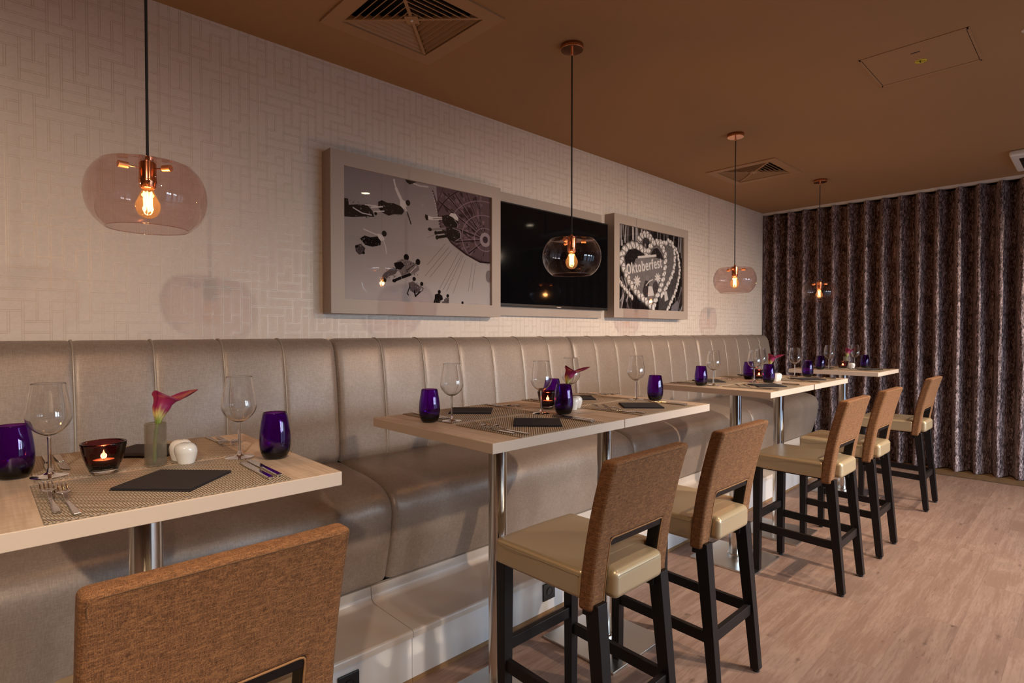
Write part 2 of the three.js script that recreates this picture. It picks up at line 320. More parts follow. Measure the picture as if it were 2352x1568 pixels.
    for (let side = 0; side < 4; side++) {
      for (let k = 0; k < 7; k++) {
        const o = 0.228 - k * 0.030, inn = o - 0.026, yo = -0.002, yi = 0.024;     // outer edge low, inner edge high
        const g = new THREE.BufferGeometry(), th = 0.0016, lip = o - 0.0035, ring = (a, y) => [[-a, y, a], [a, y, a]];
        const P = [...ring(o, yo), ...ring(lip, yo - 0.0015), ...ring(inn, yi), ...ring(o - 0.001, yo + th), ...ring(lip, yo + th), ...ring(inn, yi + th)].flat();   // a flat lip below, then the sloping blade
        const quad = (a, b, c, d) => [a, b, d, a, d, c], F = [...quad(0, 1, 2, 3), ...quad(2, 3, 4, 5), ...quad(7, 6, 9, 8), ...quad(9, 8, 11, 10), ...quad(1, 0, 7, 6), ...quad(4, 5, 10, 11)];
        g.setAttribute('position', new THREE.Float32BufferAttribute(P, 3)); g.setIndex(F);
        const gg = g.toNonIndexed(); gg.computeVertexNormals(); gg.rotateY(side * Math.PI / 2);
        mesh('louvre_blade', gg, M.ventPaint, t);
      }
      mesh('corner_bar', box(-0.007, -0.004, 0.0, 0.007, 0.002, 0.325).rotateY(side * Math.PI / 2 + Math.PI / 4), M.ventPaint, t);
    }
    mesh('centre_plate', box(-0.03, -0.006, -0.03, 0.03, 0.002, 0.03).rotateY(Math.PI / 4), M.ventPaint, t);
    mesh('screw', new THREE.CylinderGeometry(0.006, 0.006, 0.004, 14).translate(0, -0.008, 0), M.white, t);
  });
  // access hatch
  const h = thing('access_hatch', 'flush ceiling access hatch with a yellow round sticker', 'hatch', [3.648, CEIL, -0.68]);
  const A = 0.212, B = 0.218;
  mesh('hatch_frame', merged([box(-A - 0.022, -0.003, -B - 0.01, -A - 0.003, 0, B + 0.01), box(A + 0.003, -0.003, -B - 0.01, A + 0.022, 0, B + 0.01), box(-A - 0.022, -0.003, -B - 0.014, A + 0.022, 0, -B - 0.003), box(-A - 0.022, -0.003, B + 0.003, A + 0.022, 0, B + 0.014)]), M.ventPaint, h);
  mesh('hatch_door', box(-A, -0.002, -B, A, 0, B), M.ventPaint, h);
  mesh('shadow_gap', box(-A - 0.003, -0.0008, -B - 0.003, A + 0.003, 0, B + 0.003), M.dark, h);
  mesh('lock', box(-0.125, -0.003, -0.02, -0.118, -0.002, 0.02), M.dark, h);
  const sticker = mesh('sticker', new THREE.CylinderGeometry(0.026, 0.026, 0.001, 24).translate(0.01, -0.0026, 0), M.yellow, h);
  mesh('symbol', merged([box(-0.006, -0.0038, -0.016, 0.0, -0.003, 0.006), box(0.004, -0.0038, -0.006, 0.024, -0.003, 0.0), box(0.012, -0.0038, 0.004, 0.017, -0.003, 0.018)]), M.blackPlastic, sticker);
  // ceiling cassette at the right edge of the picture
  const c = thing('ceiling_cassette', 'white square ceiling air unit in front of the curtain', 'air unit', [6.29, CEIL, -0.21]);
  mesh('cover_panel', rbox(0.63, 0.05, 0.63, 0.02, 2).translate(0, -0.024, 0), M.white, c);
  mesh('intake_grille', merged(Array.from({ length: 9 }, (_, i) => box(-0.17, -0.053, -0.17 + i * 0.04, 0.17, -0.048, -0.15 + i * 0.04))), M.ventPaint, c);
  for (let side = 0; side < 4; side++) mesh('air_outlet', box(-0.2, -0.051, 0.225, 0.2, -0.045, 0.262).rotateY(side * Math.PI / 2), M.blackPlastic, c);
  const sp = thing('sprinkler', 'small white sprinkler head at the right edge', 'sprinkler', [3.66, CEIL, -0.255]);
  mesh('escutcheon', lathe([[0, -0.006], [0.02, -0.006], [0.028, 0]], 20), M.white, sp);
  mesh('deflector', lathe([[0, -0.03], [0.012, -0.03], [0.012, -0.027], [0.004, -0.026], [0.004, -0.006]], 16), M.tin, sp);
  // recessed downlights, out of the picture but mirrored in the glass
  DOWNLIGHTS.forEach(([dx, dz], i) => {
    const d = thing('downlight', ['warm ceiling downlight nearest the viewer', 'warm ceiling downlight over the second table aisle', 'warm ceiling downlight near the curtain'][i], 'downlight', [dx, CEIL, dz], 0, 'ceiling downlights');
    mesh('trim_ring', lathe([[0.042, -0.002], [0.05, -0.006], [0.058, -0.004], [0.06, 0]], 28), M.white, d);
    mesh('lamp_lens', new THREE.CylinderGeometry(0.042, 0.042, 0.003, 24).translate(0, -0.0015, 0), M.lens, d);
    const l = new THREE.SpotLight(DOWN.color, DOWN.candela, 0, 46 * Math.PI / 180, 1, 2); l.position.set(0, -0.02, 0); l.target.position.set(0, -2, 0); l.castShadow = true; l.shadow.radius = 2; l.name = 'lamp_light'; d.add(l, l.target);
  });
  // swivelling spots behind the viewer, turned towards the tables and the papered wall; the first is an added helper
  SPOTS.forEach(([dx, dz], i) => {
    const d = thing('ceiling_spotlight', ['added unseen spotlight behind the viewer, brightening the left wall', 'small white ceiling spotlight facing the second table', 'small white ceiling spotlight facing the third table', 'small white ceiling spotlight at the curtain end'][i], 'spotlight', [dx, CEIL, dz], 0, 'ceiling spotlights');
    const aim = V(i === 3 ? -1.1 : 0, -2.75, -4.3), tilt = new THREE.Quaternion().setFromUnitVectors(V(0, -1, 0), aim.clone().normalize());
    mesh('canopy', new THREE.CylinderGeometry(0.045, 0.045, 0.02, 28).translate(0, -0.01, 0), M.white, d);
    mesh('stalk', new THREE.CylinderGeometry(0.006, 0.006, 0.06, 12).translate(0, -0.045, 0), M.white, d);
    const can = mesh('lamp_can', lathe([[0.0, 0.05], [0.03, 0.05], [0.036, 0.04], [0.036, -0.06], [0.033, -0.06], [0.033, -0.045], [0, -0.045]], 32).applyQuaternion(tilt).translate(0, -0.09, 0), M.white, d);
    mesh('lamp_lens', new THREE.CylinderGeometry(0.032, 0.032, 0.003, 24).translate(0, -0.048, 0).applyQuaternion(tilt).translate(0, -0.09, 0), M.lens, can);
    const l = new THREE.SpotLight(SPOT.color, SPOT.candela[i], 0, 38 * Math.PI / 180, 1, 2); l.position.copy(aim).normalize().multiplyScalar(0.07).add(V(0, -0.09, 0)); l.target.position.copy(aim); l.castShadow = true; l.shadow.radius = 1.8; l.name = 'lamp_light'; d.add(l, l.target);
  });
}

// ---------------------------------------------------------------- banquette
const JOINTS = [-2.436, -0.545, 1.346, 3.237, 5.128, 6.866], PANEL = 0.2701;
{
  const names = ['banquette section nearest the viewer, cut by the left edge', 'taupe banquette section behind the nearest table', 'taupe banquette section behind the second table', 'taupe banquette section behind the third table', 'taupe banquette section next to the curtain'];
  const backProfile = curve2([[-2.866, 1.386], [-2.83, 1.396], [-2.79, 1.39], [-2.762, 1.37], [-2.738, 1.318], [-2.711, 1.165], [-2.689, 0.942], [-2.681, 0.83], [-2.685, 0.785], [-2.71, 0.75]], 26);
  const seatProfile = curve2([[-2.74, 0.75], [-2.70, 0.768], [-2.62, 0.766], [-2.5, 0.758], [-2.38, 0.749], [-2.285, 0.731], [-2.222, 0.703], [-2.189, 0.656], [-2.182, 0.592], [-2.201, 0.469], [-2.228, 0.365], [-2.246, 0.300], [-2.262, 0.287]], 34);
  // a padded strip: profile x width, sinking at its sides; sideL / sideR = [depth, width]
  function padded(profile, w, nx, sideL, sideR, wob = 0) {
    const pos = [], uv = [], idx = [], n = profile.length; let run = 0;
    const xs = []; for (let i = 0; i <= nx; i++) { const t = i / nx * 2 - 1; xs.push(w / 2 * Math.sign(t) * (1 - Math.pow(1 - Math.abs(t), 1.9))); }
    for (let j = 0; j < n; j++) {
      const a = profile[Math.max(0, j - 1)], b = profile[Math.min(n - 1, j + 1)], tz = b[0] - a[0], ty = b[1] - a[1], l = Math.hypot(tz, ty) || 1, nz = -ty / l, ny = tz / l;
      if (j) run += Math.hypot(profile[j][0] - profile[j - 1][0], profile[j][1] - profile[j - 1][1]);
      for (let i = 0; i <= nx; i++) {
        const x = xs[i], dl = x + w / 2, dr = w / 2 - x, f = (d, [dep, wid]) => { const q = clamp(1 - d / wid, 0, 1); return -dep * (1 - Math.sqrt(Math.max(0, 1 - q * q))); };
        const puff = f(dl, sideL) + f(dr, sideR) + wob * (Math.sin(x * 37 + run * 9) * Math.sin(run * 23 + x * 5) + 0.6 * Math.sin(x * 90 + 3)) * Math.exp(-Math.pow((run - 0.55) / 0.10, 2));
        pos.push(x, profile[j][1] + ny * puff, Math.max(WALL_Z + 0.0015, profile[j][0] + nz * puff)); uv.push(x, run);
      }
    }
    for (let j = 0; j < n - 1; j++) for (let i = 0; i < nx; i++) { const a = j * (nx + 1) + i, b = a + 1, c = a + nx + 1, d = c + 1; idx.push(a, c, b, b, c, d); }
    const g = new THREE.BufferGeometry(); g.setAttribute('position', new THREE.Float32BufferAttribute(pos, 3)); g.setAttribute('uv', new THREE.Float32BufferAttribute(uv, 2)); g.setIndex(idx); g.computeVertexNormals(); return g;
  }
  const seam = [0.007, 0.028], joint = [0.024, 0.034];
  const panels = { mid: padded(backProfile, PANEL, 12, seam, seam), first: padded(backProfile, PANEL, 12, joint, seam), last: padded(backProfile, PANEL, 12, seam, joint) };
  const pipe = tube(backProfile.filter((_, i) => i > 1 && i % 2 === 0).map(([z, y]) => V(0, y, z)), 0.0052, 26, 6);
  for (let s = 0; s < 5; s++) {
    const x0 = JOINTS[s], x1 = JOINTS[s + 1], w = x1 - x0, t = thing('banquette_section', names[s], 'banquette', [x0, 0, 0], 0, 'banquette sections along the wall');
    const count = Math.round(w / PANEL), pw = w / count;
    for (let k = 0; k < count; k++) {
      const m = mesh('back_panel', k === 0 ? panels.first : k === count - 1 ? panels.last : panels.mid, M.bench, t); m.position.x = (k + 0.5) * pw; m.scale.x = pw / PANEL;
      if (k) { const p = mesh('piping', pipe, M.benchPiping, t); p.position.set(k * pw, 0, -0.005); }
    }
    const seat = mesh('seat_cushion', padded(seatProfile, w, 40, [0.022, 0.05], [0.022, 0.05], 0.0022), M.bench, t); seat.position.x = w / 2;
    mesh('carcass', merged([box(0.012, 0.287, WALL_Z + 0.004, w - 0.012, 0.31, -2.275), box(0.03, 0.30, WALL_Z + 0.004, w - 0.03, 0.72, -2.30), box(0.03, 0.70, WALL_Z + 0.004, w - 0.03, 1.33, -2.80)]), M.board, t);
  }
  // the raised step in front of the banquette
  const outline = [[-2.252, 0.284], [-2.252, 0.25]];
  for (let i = 1; i <= 8; i++) { const a = i / 8 * Math.PI / 2; outline.push([-2.252 + 0.034 * (1 - Math.cos(a)), 0.25 - 0.034 * Math.sin(a)]); }
  outline.push([-1.926, 0.216]); for (let i = 1; i <= 5; i++) { const a = i / 5 * Math.PI / 2; outline.push([-1.926 + 0.012 * Math.sin(a), 0.216 - 0.012 * (1 - Math.cos(a))]); }
  outline.push([-1.914, 0.186], [-1.924, 0.186], [-1.924, 0.203], [-2.272, 0.203], [-2.272, 0.284]);
  const cuts = [-2.5, -0.66, 1.268, 3.2, 5.13, 6.866], where = ['cut by the left edge of the view', 'below the nearest table', 'below the second table', 'below the third table', 'beside the curtain'];
  for (let i = 0; i < 5; i++) {
    const t = thing('bench_step', 'low beige step under the banquette, ' + where[i], 'step', [0, 0, 0], 0, 'steps along the banquette');
    mesh('step_cover', drawn(outline, cuts[i] + 0.0012, cuts[i + 1] - 0.0012), M.stepCover, t);
    mesh('fascia', rbox(cuts[i + 1] - cuts[i] - 0.001, 0.178, 0.016, 0.0015, 1).translate((cuts[i] + cuts[i + 1]) / 2, 0.105, -1.930), M.fascia, t);
    mesh('carcass', box(cuts[i] + 0.01, 0.0, -2.27, cuts[i + 1] - 0.01, 0.203, -1.945), M.board, t);
    mesh('brown_strip', box(cuts[i] + 0.001, 0, -1.940, cuts[i + 1] - 0.001, 0.018, -1.919), M.skirting, t);  // thin brown strip along the foot of the fascia
  }
  for (const [x, label] of [[0.985, 'black socket plate in the step below the nearest table'], [2.085, 'black socket plate in the step below the second table']]) {
    const t = thing('power_outlet', label, 'socket', [x, 0.115, -1.922], 0, 'sockets in the step');
    mesh('plate', rbox(0.085, 0.085, 0.009, 0.003, 2).translate(0, 0, 0.0045), M.blackPlastic, t);
    mesh('socket_well', lathe([[0.0, 0.0], [0.018, 0.0], [0.0185, 0.003], [0.021, 0.003]], 24).rotateX(Math.PI / 2).translate(0, 0, 0.0085), M.dark, t);
  }
}

// ---------------------------------------------------------------- curtain
{
  const t = thing('curtain', 'floor-length crushed velvet wave curtain in dark mauve', 'curtain', [0, 0, 0]);
  const Z0 = WALL_Z + 0.012, Z1 = 1.75, P = 0.1585, n = 480, rows = 26, pos = [], uv = [], idx = []; let run = 0, lx, lz;
  const nz = lattice(40, 6, 81), na = lattice(31, 5, 82);
  for (let i = 0; i <= n; i++) {
    const z = lerp(Z0, Z1, i / n), ph = (z + 2.716) / P * 2 * Math.PI;
    const xAt = (y) => { const f = 1 - y / 2.84, u = i / n, wob = (nz(u, f * 0.8) - 0.5) * 1.5 * (0.25 + 0.75 * f); return 7.03 - (0.074 + 0.018 * na(u, f * 0.6)) * Math.cos(ph + wob) - 0.008 * Math.cos(2 * ph + 1.3 + 2 * wob) * (0.5 + f); };
    const x0 = xAt(1.4); if (i) run += Math.hypot(x0 - lx, z - lz); lx = x0; lz = z;
    for (let j = 0; j <= rows; j++) { const y = lerp(2.845, 0.060 + 0.010 * (nz(i / n, 0.3) - 0.5), j / rows); pos.push(xAt(y), y, z); uv.push(run, y); }
  }
  for (let i = 0; i < n; i++) for (let j = 0; j < rows; j++) { const a = i * (rows + 1) + j, b = a + 1, c = a + rows + 1, d = c + 1; idx.push(a, b, c, b, d, c); }
  const g = new THREE.BufferGeometry(); g.setAttribute('position', new THREE.Float32BufferAttribute(pos, 3)); g.setAttribute('uv', new THREE.Float32BufferAttribute(uv, 2)); g.setIndex(idx); g.computeVertexNormals();
  mesh('drape', g, M.velvet, t);
  mesh('curtain_track', box(6.965, 2.850, WALL_Z, 7.015, CEIL, Z1), M.white, t);
}

// ---------------------------------------------------------------- pictures and television
{
  const rideTex = canvasTex(1024, 704, (c, w, h) => {
    const X = (v) => v / 1000 * w, Y = (v) => v / 1000 * h, line = (pts, col, lw) => { c.strokeStyle = col; c.lineWidth = lw; c.lineCap = 'round'; c.lineJoin = 'round'; c.beginPath(); pts.forEach(([x, y], i) => i ? c.lineTo(X(x), Y(y)) : c.moveTo(X(x), Y(y))); c.stroke(); };
    const poly = (pts, col) => { c.fillStyle = col; c.beginPath(); pts.forEach(([x, y], i) => i ? c.lineTo(X(x), Y(y)) : c.moveTo(X(x), Y(y))); c.closePath(); c.fill(); };
    const dot = (x, y, r, col, ry = r, a = 0) => { c.fillStyle = col; c.beginPath(); c.ellipse(X(x), Y(y), r, ry, a, 0, Math.PI * 2); c.fill(); };
    const g = c.createLinearGradient(0, 0, 0, h); g.addColorStop(0, '#8f8587'); g.addColorStop(0.5, '#a39997'); g.addColorStop(1, '#c2bab8'); c.fillStyle = g; c.fillRect(0, 0, w, h);
    // canopy of the chair ride
    c.save(); c.beginPath(); [[584, 0], [593, 162], [606, 329], [691, 463], [802, 549], [914, 605], [1000, 602], [1000, 0]].forEach(([x, y], i) => i ? c.lineTo(X(x), Y(y)) : c.moveTo(X(x), Y(y))); c.closePath(); c.clip();
    c.fillStyle = '#5d4a50'; c.fillRect(0, 0, w, h); reseed(4);
    for (let i = 0; i < 420; i++) { const a = Math.PI * (0.72 + 0.75 * rnd()), r = 80 + 560 * rnd(); c.fillStyle = rnd() < 0.5 ? 'rgba(28,18,22,0.55)' : 'rgba(150,122,132,0.45)'; c.beginPath(); c.ellipse(X(957) + Math.cos(a) * r, Y(395) + Math.sin(a) * r * 0.8, 5 + 16 * rnd(), 3 + 8 * rnd(), a, 0, 7); c.fill(); }
    for (const [x, y] of [[721, 28], [886, 20], [745, 230], [756, 339], [721, 450], [825, 537], [600, 120], [930, 600], [810, 0], [660, 60]]) { line([[957, 395], [x, y]], '#1d1216', 9); line([[957, 388], [x, y - 8]], '#8d7680', 3); }
    for (const r of [90, 190, 300, 400]) { c.strokeStyle = r % 200 ? '#8a737c' : '#20141a'; c.lineWidth = 6; c.beginPath(); c.ellipse(X(957), Y(395), r, r * 0.82, 0, 0, 7); c.stroke(); }
    dot(957, 395, 46, '#9a8a90'); dot(957, 395, 22, '#3a2c32');
    c.restore();
    line([[606, 329], [691, 463], [802, 549], [914, 605], [1000, 602]], '#2a1a1e', 10);
    for (let i = 0; i < 40; i++) { const t = i / 39, x = lerp(700, 985, t), y = 463 + 145 * Math.pow(t, 0.72); line([[x, y], [x - 4, y + 16]], '#2a1c20', 2); }
    line([[555, 39], [587, 148], [606, 329]], '#4b3b3e', 10); line([[630, 13], [587, 148]], '#4b3b3e', 8); for (let i = 0; i < 14; i++) dot(lerp(555, 606, i / 13), lerp(39, 329, i / 13), 3, '#cfc6c4');
    for (const l of [[[517, 681], [649, 478]], [[504, 773], [679, 497]], [[536, 782], [691, 534]], [[606, 872], [750, 533]], [[630, 879], [768, 562]], [[655, 892], [779, 569]], [[703, 905], [797, 598]], [[819, 880], [853, 623]], [[848, 870], [878, 619]], [[520, 450], [580, 410]]]) line(l, 'rgba(70,56,58,0.8)', 1.8);
    const K = '#191415', G = '#4e4446', S = '#d3cac7';
    // riders flying out on their chairs
    const fleck = (x0, y0, x1, y1, n) => { for (let i = 0; i < n; i++) { const x = lerp(x0, x1, rnd()), y = lerp(y0, y1, rnd()); line([[x, y], [x + 14 * (rnd() - 0.5), y + 18 * (rnd() - 0.5)]], rnd() < 0.6 ? '#0f0c0d' : rnd() < 0.75 ? '#6e6465' : '#c4bbb8', 1.2 + 2.0 * rnd()); } };
    reseed(17);
    // pair at the left edge with spread arms
    poly([[0, 240], [32, 238], [36, 285], [85, 270], [140, 262], [170, 300], [182, 345], [120, 356], [58, 372], [0, 378]], K); fleck(0, 245, 170, 365, 40); line([[60, 300], [110, 330], [165, 335]], S, 6); line([[130, 262], [200, 258]], S, 7);
    poly([[205, 222], [228, 205], [262, 218], [300, 212], [352, 228], [366, 262], [352, 292], [300, 300], [268, 318], [226, 300], [205, 268]], K); fleck(215, 215, 350, 300, 34); line([[165, 275], [230, 255]], S, 8); line([[180, 305], [240, 288]], S, 7); dot(190, 318, 9, K);
    line([[303, 30], [306, 48], [316, 92]], S, 10); line([[316, 92], [334, 140], [350, 176]], S, 18); poly([[340, 165], [372, 178], [386, 214], [364, 246], [340, 222]], S); dot(391, 188, 15, K, 17); line([[370, 230], [386, 268]], S, 12); line([[384, 262], [404, 330], [410, 356]], K, 7); dot(303, 24, 6, S);
    // single rider below
    poly([[98, 528], [125, 500], [160, 508], [200, 494], [222, 520], [218, 560], [170, 580], [128, 572]], K); fleck(105, 505, 215, 575, 30); dot(241, 465, 15, K, 16); poly([[200, 470], [228, 478], [244, 510], [222, 530], [205, 505]], S); line([[120, 452], [165, 470], [205, 485]], S, 6); line([[236, 520], [250, 570], [254, 622]], S, 5); poly([[70, 588], [100, 566], [128, 596], [120, 640], [92, 652], [74, 628]], G); fleck(74, 575, 126, 645, 18); dot(78, 592, 8, K); dot(118, 634, 8, K);
    // two riders with billowing jackets
    dot(379, 634, 17, K, 19); dot(456, 662, 16, K, 18); poly([[350, 650], [395, 655], [440, 680], [462, 700], [464, 728], [430, 762], [385, 785], [350, 792], [336, 760], [322, 730], [300, 712], [304, 690]], '#7d7273'); fleck(320, 665, 455, 780, 70); poly([[300, 690], [345, 672], [368, 700], [344, 738], [312, 736]], K); poly([[326, 742], [296, 726], [262, 752], [232, 790], [222, 826], [246, 838], [268, 800], [310, 776]], '#5e5455'); fleck(235, 740, 320, 830, 34); dot(238, 834, 16, K, 12); line([[402, 772], [352, 800], [312, 824]], K, 16); dot(302, 832, 13, K, 10); line([[444, 700], [404, 756]], S, 4); line([[430, 690], [380, 740]], '#1b1617', 4);
    // smaller pair under them
    dot(430, 806, 12, K, 12); dot(481, 842, 11, K, 12); poly([[392, 842], [424, 826], [452, 848], [476, 876], [462, 912], [432, 926], [404, 902]], '#6a5f60'); fleck(394, 830, 470, 920, 34); line([[402, 868], [384, 930], [392, 940]], K, 6); line([[432, 905], [438, 948], [470, 908]], K, 9); line([[470, 860], [492, 880], [480, 905]], '#3a3233', 4);
    // heads and shoulders at the lower edge
    dot(603, 900, 11, K, 12); poly([[572, 924], [600, 912], [624, 932], [630, 964], [606, 978], [612, 1000], [560, 1000], [570, 960]], K); fleck(570, 960, 620, 1000, 14); dot(664, 930, 10, K, 11); poly([[648, 948], [674, 946], [672, 1000], [618, 1000], [638, 972]], '#6a5f60'); fleck(626, 955, 672, 1000, 18); dot(775, 984, 9, K, 9);
    // big pair in front of the canopy
    poly([[520, 262], [560, 270], [636, 250], [640, 275], [560, 292], [524, 296]], S); poly([[506, 256], [524, 262], [528, 300], [512, 304], [504, 280]], K); line([[560, 282], [636, 262]], '#6a6061', 4); poly([[622, 246], [660, 228], [700, 232], [738, 252], [748, 290], [736, 322], [690, 332], [650, 334], [628, 300]], K); fleck(640, 240, 735, 325, 26); poly([[676, 232], [690, 205], [722, 206], [744, 236], [742, 266], [720, 258], [700, 240]], '#cfc6c4'); line([[716, 262], [742, 296], [736, 322]], '#9a8f90', 4);
    poly([[654, 340], [700, 330], [744, 340], [760, 380], [754, 425], [712, 452], [668, 436], [656, 390]], K); fleck(664, 345, 752, 440, 26); line([[700, 336], [760, 350], [762, 410], [720, 446]], '#9a8f90', 4); line([[545, 378], [590, 364], [640, 350]], '#7f7475', 13); dot(538, 376, 14, K, 10); line([[584, 398], [650, 378]], K, 16); line([[592, 434], [660, 410]], K, 17); dot(588, 436, 11, K, 13); dot(578, 398, 9, K, 12);
    poly([[372, 0], [384, 22], [402, 34], [428, 18], [446, 4], [440, 0]], K); line([[430, 20], [470, 28], [525, 22]], 'rgba(205,196,193,0.8)', 9);
    dot(985, 730, 26, 'rgba(60,48,50,0.45)', 40);
  });
  const heartTex = canvasTex(1024, 720, (c, w, h) => {
    const X = (v) => v / 1000 * w, Y = (v) => v / 1000 * h;
    c.fillStyle = '#191719'; c.fillRect(0, 0, w, h); reseed(11);
    for (let i = 0; i < 40; i++) { c.fillStyle = ['#8b8688', '#5d585a', '#b7b1b2', '#2a2729'][i % 4]; const x = rnd() * w, ww = 8 + 30 * rnd(); c.save(); c.translate(x, 0); c.rotate((rnd() - 0.5) * 0.3); c.fillRect(0, -20, ww, 150 + 90 * rnd()); c.restore(); }
    for (let i = 0; i < 26; i++) { c.fillStyle = ['#6d686a', '#3b3739', '#a39d9f'][i % 3]; const x = (i % 2 ? rnd() * 0.2 : 0.82 + rnd() * 0.18) * w; c.save(); c.translate(x, Y(620 + 300 * rnd())); c.rotate((rnd() - 0.5) * 1.2); c.fillRect(0, 0, 10 + 14 * rnd(), 120 + 110 * rnd()); c.restore(); }
    const L = [[424, 294], [332, 235], [212, 214], [101, 277], [51, 366], [57, 466], [101, 556], [151, 654], [212, 735], [284, 809], [355, 858], [436, 916], [515, 976]], R = [[424, 294], [493, 179], [570, 133], [647, 176], [700, 278], [700, 387], [690, 489], [663, 600], [625, 702], [581, 795], [537, 895], [515, 976]];
    const R2 = [[603, 119], [711, 121], [774, 83], [846, 164], [861, 330], [836, 473], [774, 600], [711, 706], [647, 801]], R3 = [[794, 126], [896, 194], [941, 367], [946, 489], [916, 625], [866, 760], [794, 894], [742, 988]], R4 = [[0, 640], [60, 720], [130, 790], [200, 860]];
    const fill = (pts, col) => { c.fillStyle = col; c.beginPath(); pts.forEach(([x, y], i) => i ? c.lineTo(X(x), Y(y)) : c.moveTo(X(x), Y(y))); c.closePath(); c.fill(); };
    fill([...R3, [600, 990], [620, 300]], '#4a4647'); fill([...R2, [560, 800], [600, 200]], '#6f6a6b');
    const rope = (pts, r) => {
      const p = new THREE.SplineCurve(pts.map(([x, y]) => new THREE.Vector2(X(x), Y(y)))).getSpacedPoints(Math.round(pts.length * 2.7));
      p.forEach((q, i) => { const n = p[Math.min(i + 1, p.length - 1)], m = p[Math.max(i - 1, 0)], a = Math.atan2(n.y - m.y, n.x - m.x); c.save(); c.translate(q.x, q.y); c.rotate(a + (i % 2 ? 0.8 : -0.45)); c.fillStyle = '#5f5a58'; c.beginPath(); c.ellipse(0, 0, r * 1.16, r * 0.80, 0, 0, 7); c.fill(); c.fillStyle = '#b9b2b0'; c.beginPath(); c.ellipse(-r * 0.05, -r * 0.06, r * 1.02, r * 0.64, 0, 0, 7); c.fill(); c.fillStyle = '#eee9e7'; c.beginPath(); c.ellipse(-r * 0.12, -r * 0.16, r * 0.8, r * 0.42, 0, 0, 7); c.fill(); c.restore(); });
    };
    rope(R4, 24); rope(R3, 26); rope(R2, 30);
    fill([...L, ...R.slice(1).reverse()], '#7d7879'); fill([[110, 480], [90, 380], [150, 290], [240, 260], [340, 290], [400, 330], [250, 380], [220, 450]], '#221f20'); fill([[470, 300], [520, 220], [580, 200], [640, 260], [680, 340], [560, 330]], '#2b2728');
    rope([[300, 150], [360, 80], [440, 75], [500, 140]], 40); c.fillStyle = '#3d393b'; c.beginPath(); c.ellipse(X(400), Y(140), 44, 28, 0, 0, 7); c.fill();
    rope(L, 40); rope(R, 38);
    c.strokeStyle = '#dcd6d4'; c.lineWidth = 20; c.beginPath(); c.moveTo(X(280), Y(360)); c.lineTo(X(560), Y(300)); c.stroke();
    c.save(); c.translate(X(385), Y(455)); c.rotate(-0.19); c.font = 'bold 118px sans-serif'; c.textAlign = 'center'; c.textBaseline = 'middle'; const tw = c.measureText('Oktoberfest').width; c.scale(X(545) / tw, 1.0); c.lineWidth = 12; c.strokeStyle = '#8f898a'; c.strokeText('Oktoberfest', 0, 0); c.fillStyle = '#e2dcda'; c.fillText('Oktoberfest', 0, 0); c.restore();
    for (const [x, y, r] of [[270, 655, 52], [585, 585, 48]]) { c.fillStyle = '#e0dad8'; for (let k = 0; k < 9; k++) { c.save(); c.translate(X(x), Y(y)); c.rotate(k / 9 * Math.PI * 2); c.beginPath(); c.ellipse(r * 0.55, 0, r * 0.5, r * 0.17, 0, 0, 7); c.fill(); c.restore(); } }
    // two small dancing figures in icing
    fill([[390, 640], [430, 610], [455, 690], [440, 830], [395, 850], [350, 770]], '#3d393b'); c.fillStyle = '#8a8586'; c.beginPath(); c.ellipse(X(420), Y(600), 22, 26, 0, 0, 7); c.fill();
    fill([[520, 640], [565, 620], [600, 700], [575, 780], [520, 800], [500, 720]], '#4a4547'); fill([[440, 700], [500, 700], [530, 810], [430, 830]], '#d6d0ce'); c.strokeStyle = '#dcd6d4'; c.lineWidth = 10; c.beginPath(); c.moveTo(X(400), Y(700)); c.lineTo(X(450), Y(640)); c.lineTo(X(510), Y(610)); c.stroke();
    fill([[690, 760], [730, 740], [760, 850], [700, 880]], '#cfc9c7'); fill([[820, 930], [920, 850], [930, 1000], [800, 1000]], '#77727a');
  });
  function picture(x, y, tex, label, turn) {
    const W = 1.197, H = 0.858, D = 0.10, B = 0.076, t = thing('framed_picture', label, 'picture', [x, y, WALL_Z], 0, 'framed pictures on the wall');
    const rail = (len, horizontal) => { const s = new THREE.Shape([[-len / 2, 0], [len / 2, 0], [len / 2 - B, B], [-len / 2 + B, B]].map(([a, b]) => new THREE.Vector2(a, b))); const g = new THREE.ExtrudeGeometry(s, { depth: D - 0.002, bevelEnabled: true, bevelSize: -0.0004, bevelOffset: 0, bevelThickness: 0.001, bevelSegments: 1 }); return g; };
    mesh('frame_rail', rail(W).translate(0, -H / 2, 0.001), M.frame, t); mesh('frame_rail', rail(W).rotateZ(Math.PI).translate(0, H / 2, 0.001), M.frame, t);
    mesh('frame_rail', rail(H).rotateZ(-Math.PI / 2).translate(-W / 2, 0, 0.001), M.frame, t); mesh('frame_rail', rail(H).rotateZ(Math.PI / 2).translate(W / 2, 0, 0.001), M.frame, t);
    mesh('print', new THREE.PlaneGeometry(W - 2 * B + 0.004, H - 2 * B + 0.004).translate(0, 0, D - 0.018), phys({ map: tex, roughness: 0.9, specularIntensity: 0.15 }), t);
    mesh('backing', box(-W / 2 + 0.02, -H / 2 + 0.02, 0.004, W / 2 - 0.02, H / 2 - 0.02, D - 0.019), M.frameBack, t);
    mesh('glass', box(-W / 2 + B, -H / 2 + B, D - 0.0145, W / 2 - B, H / 2 - B, D - 0.0135), M.pane, t);
    return t;
  }
  picture(1.934, 1.958, rideTex, 'large framed black and white photo of a flying chair ride', 0);
  picture(4.398, 1.98, heartTex, 'framed black and white photo of a gingerbread heart', 0);
  const p = thing('wooden_backboard', 'beige wooden backboard behind the television', 'backboard', [3.13, 1.965, WALL_Z]);
  mesh('panel_board', rbox(1.18, 0.845, 0.03, 0.002, 1).translate(0, 0, 0.0155), M.frame, p);
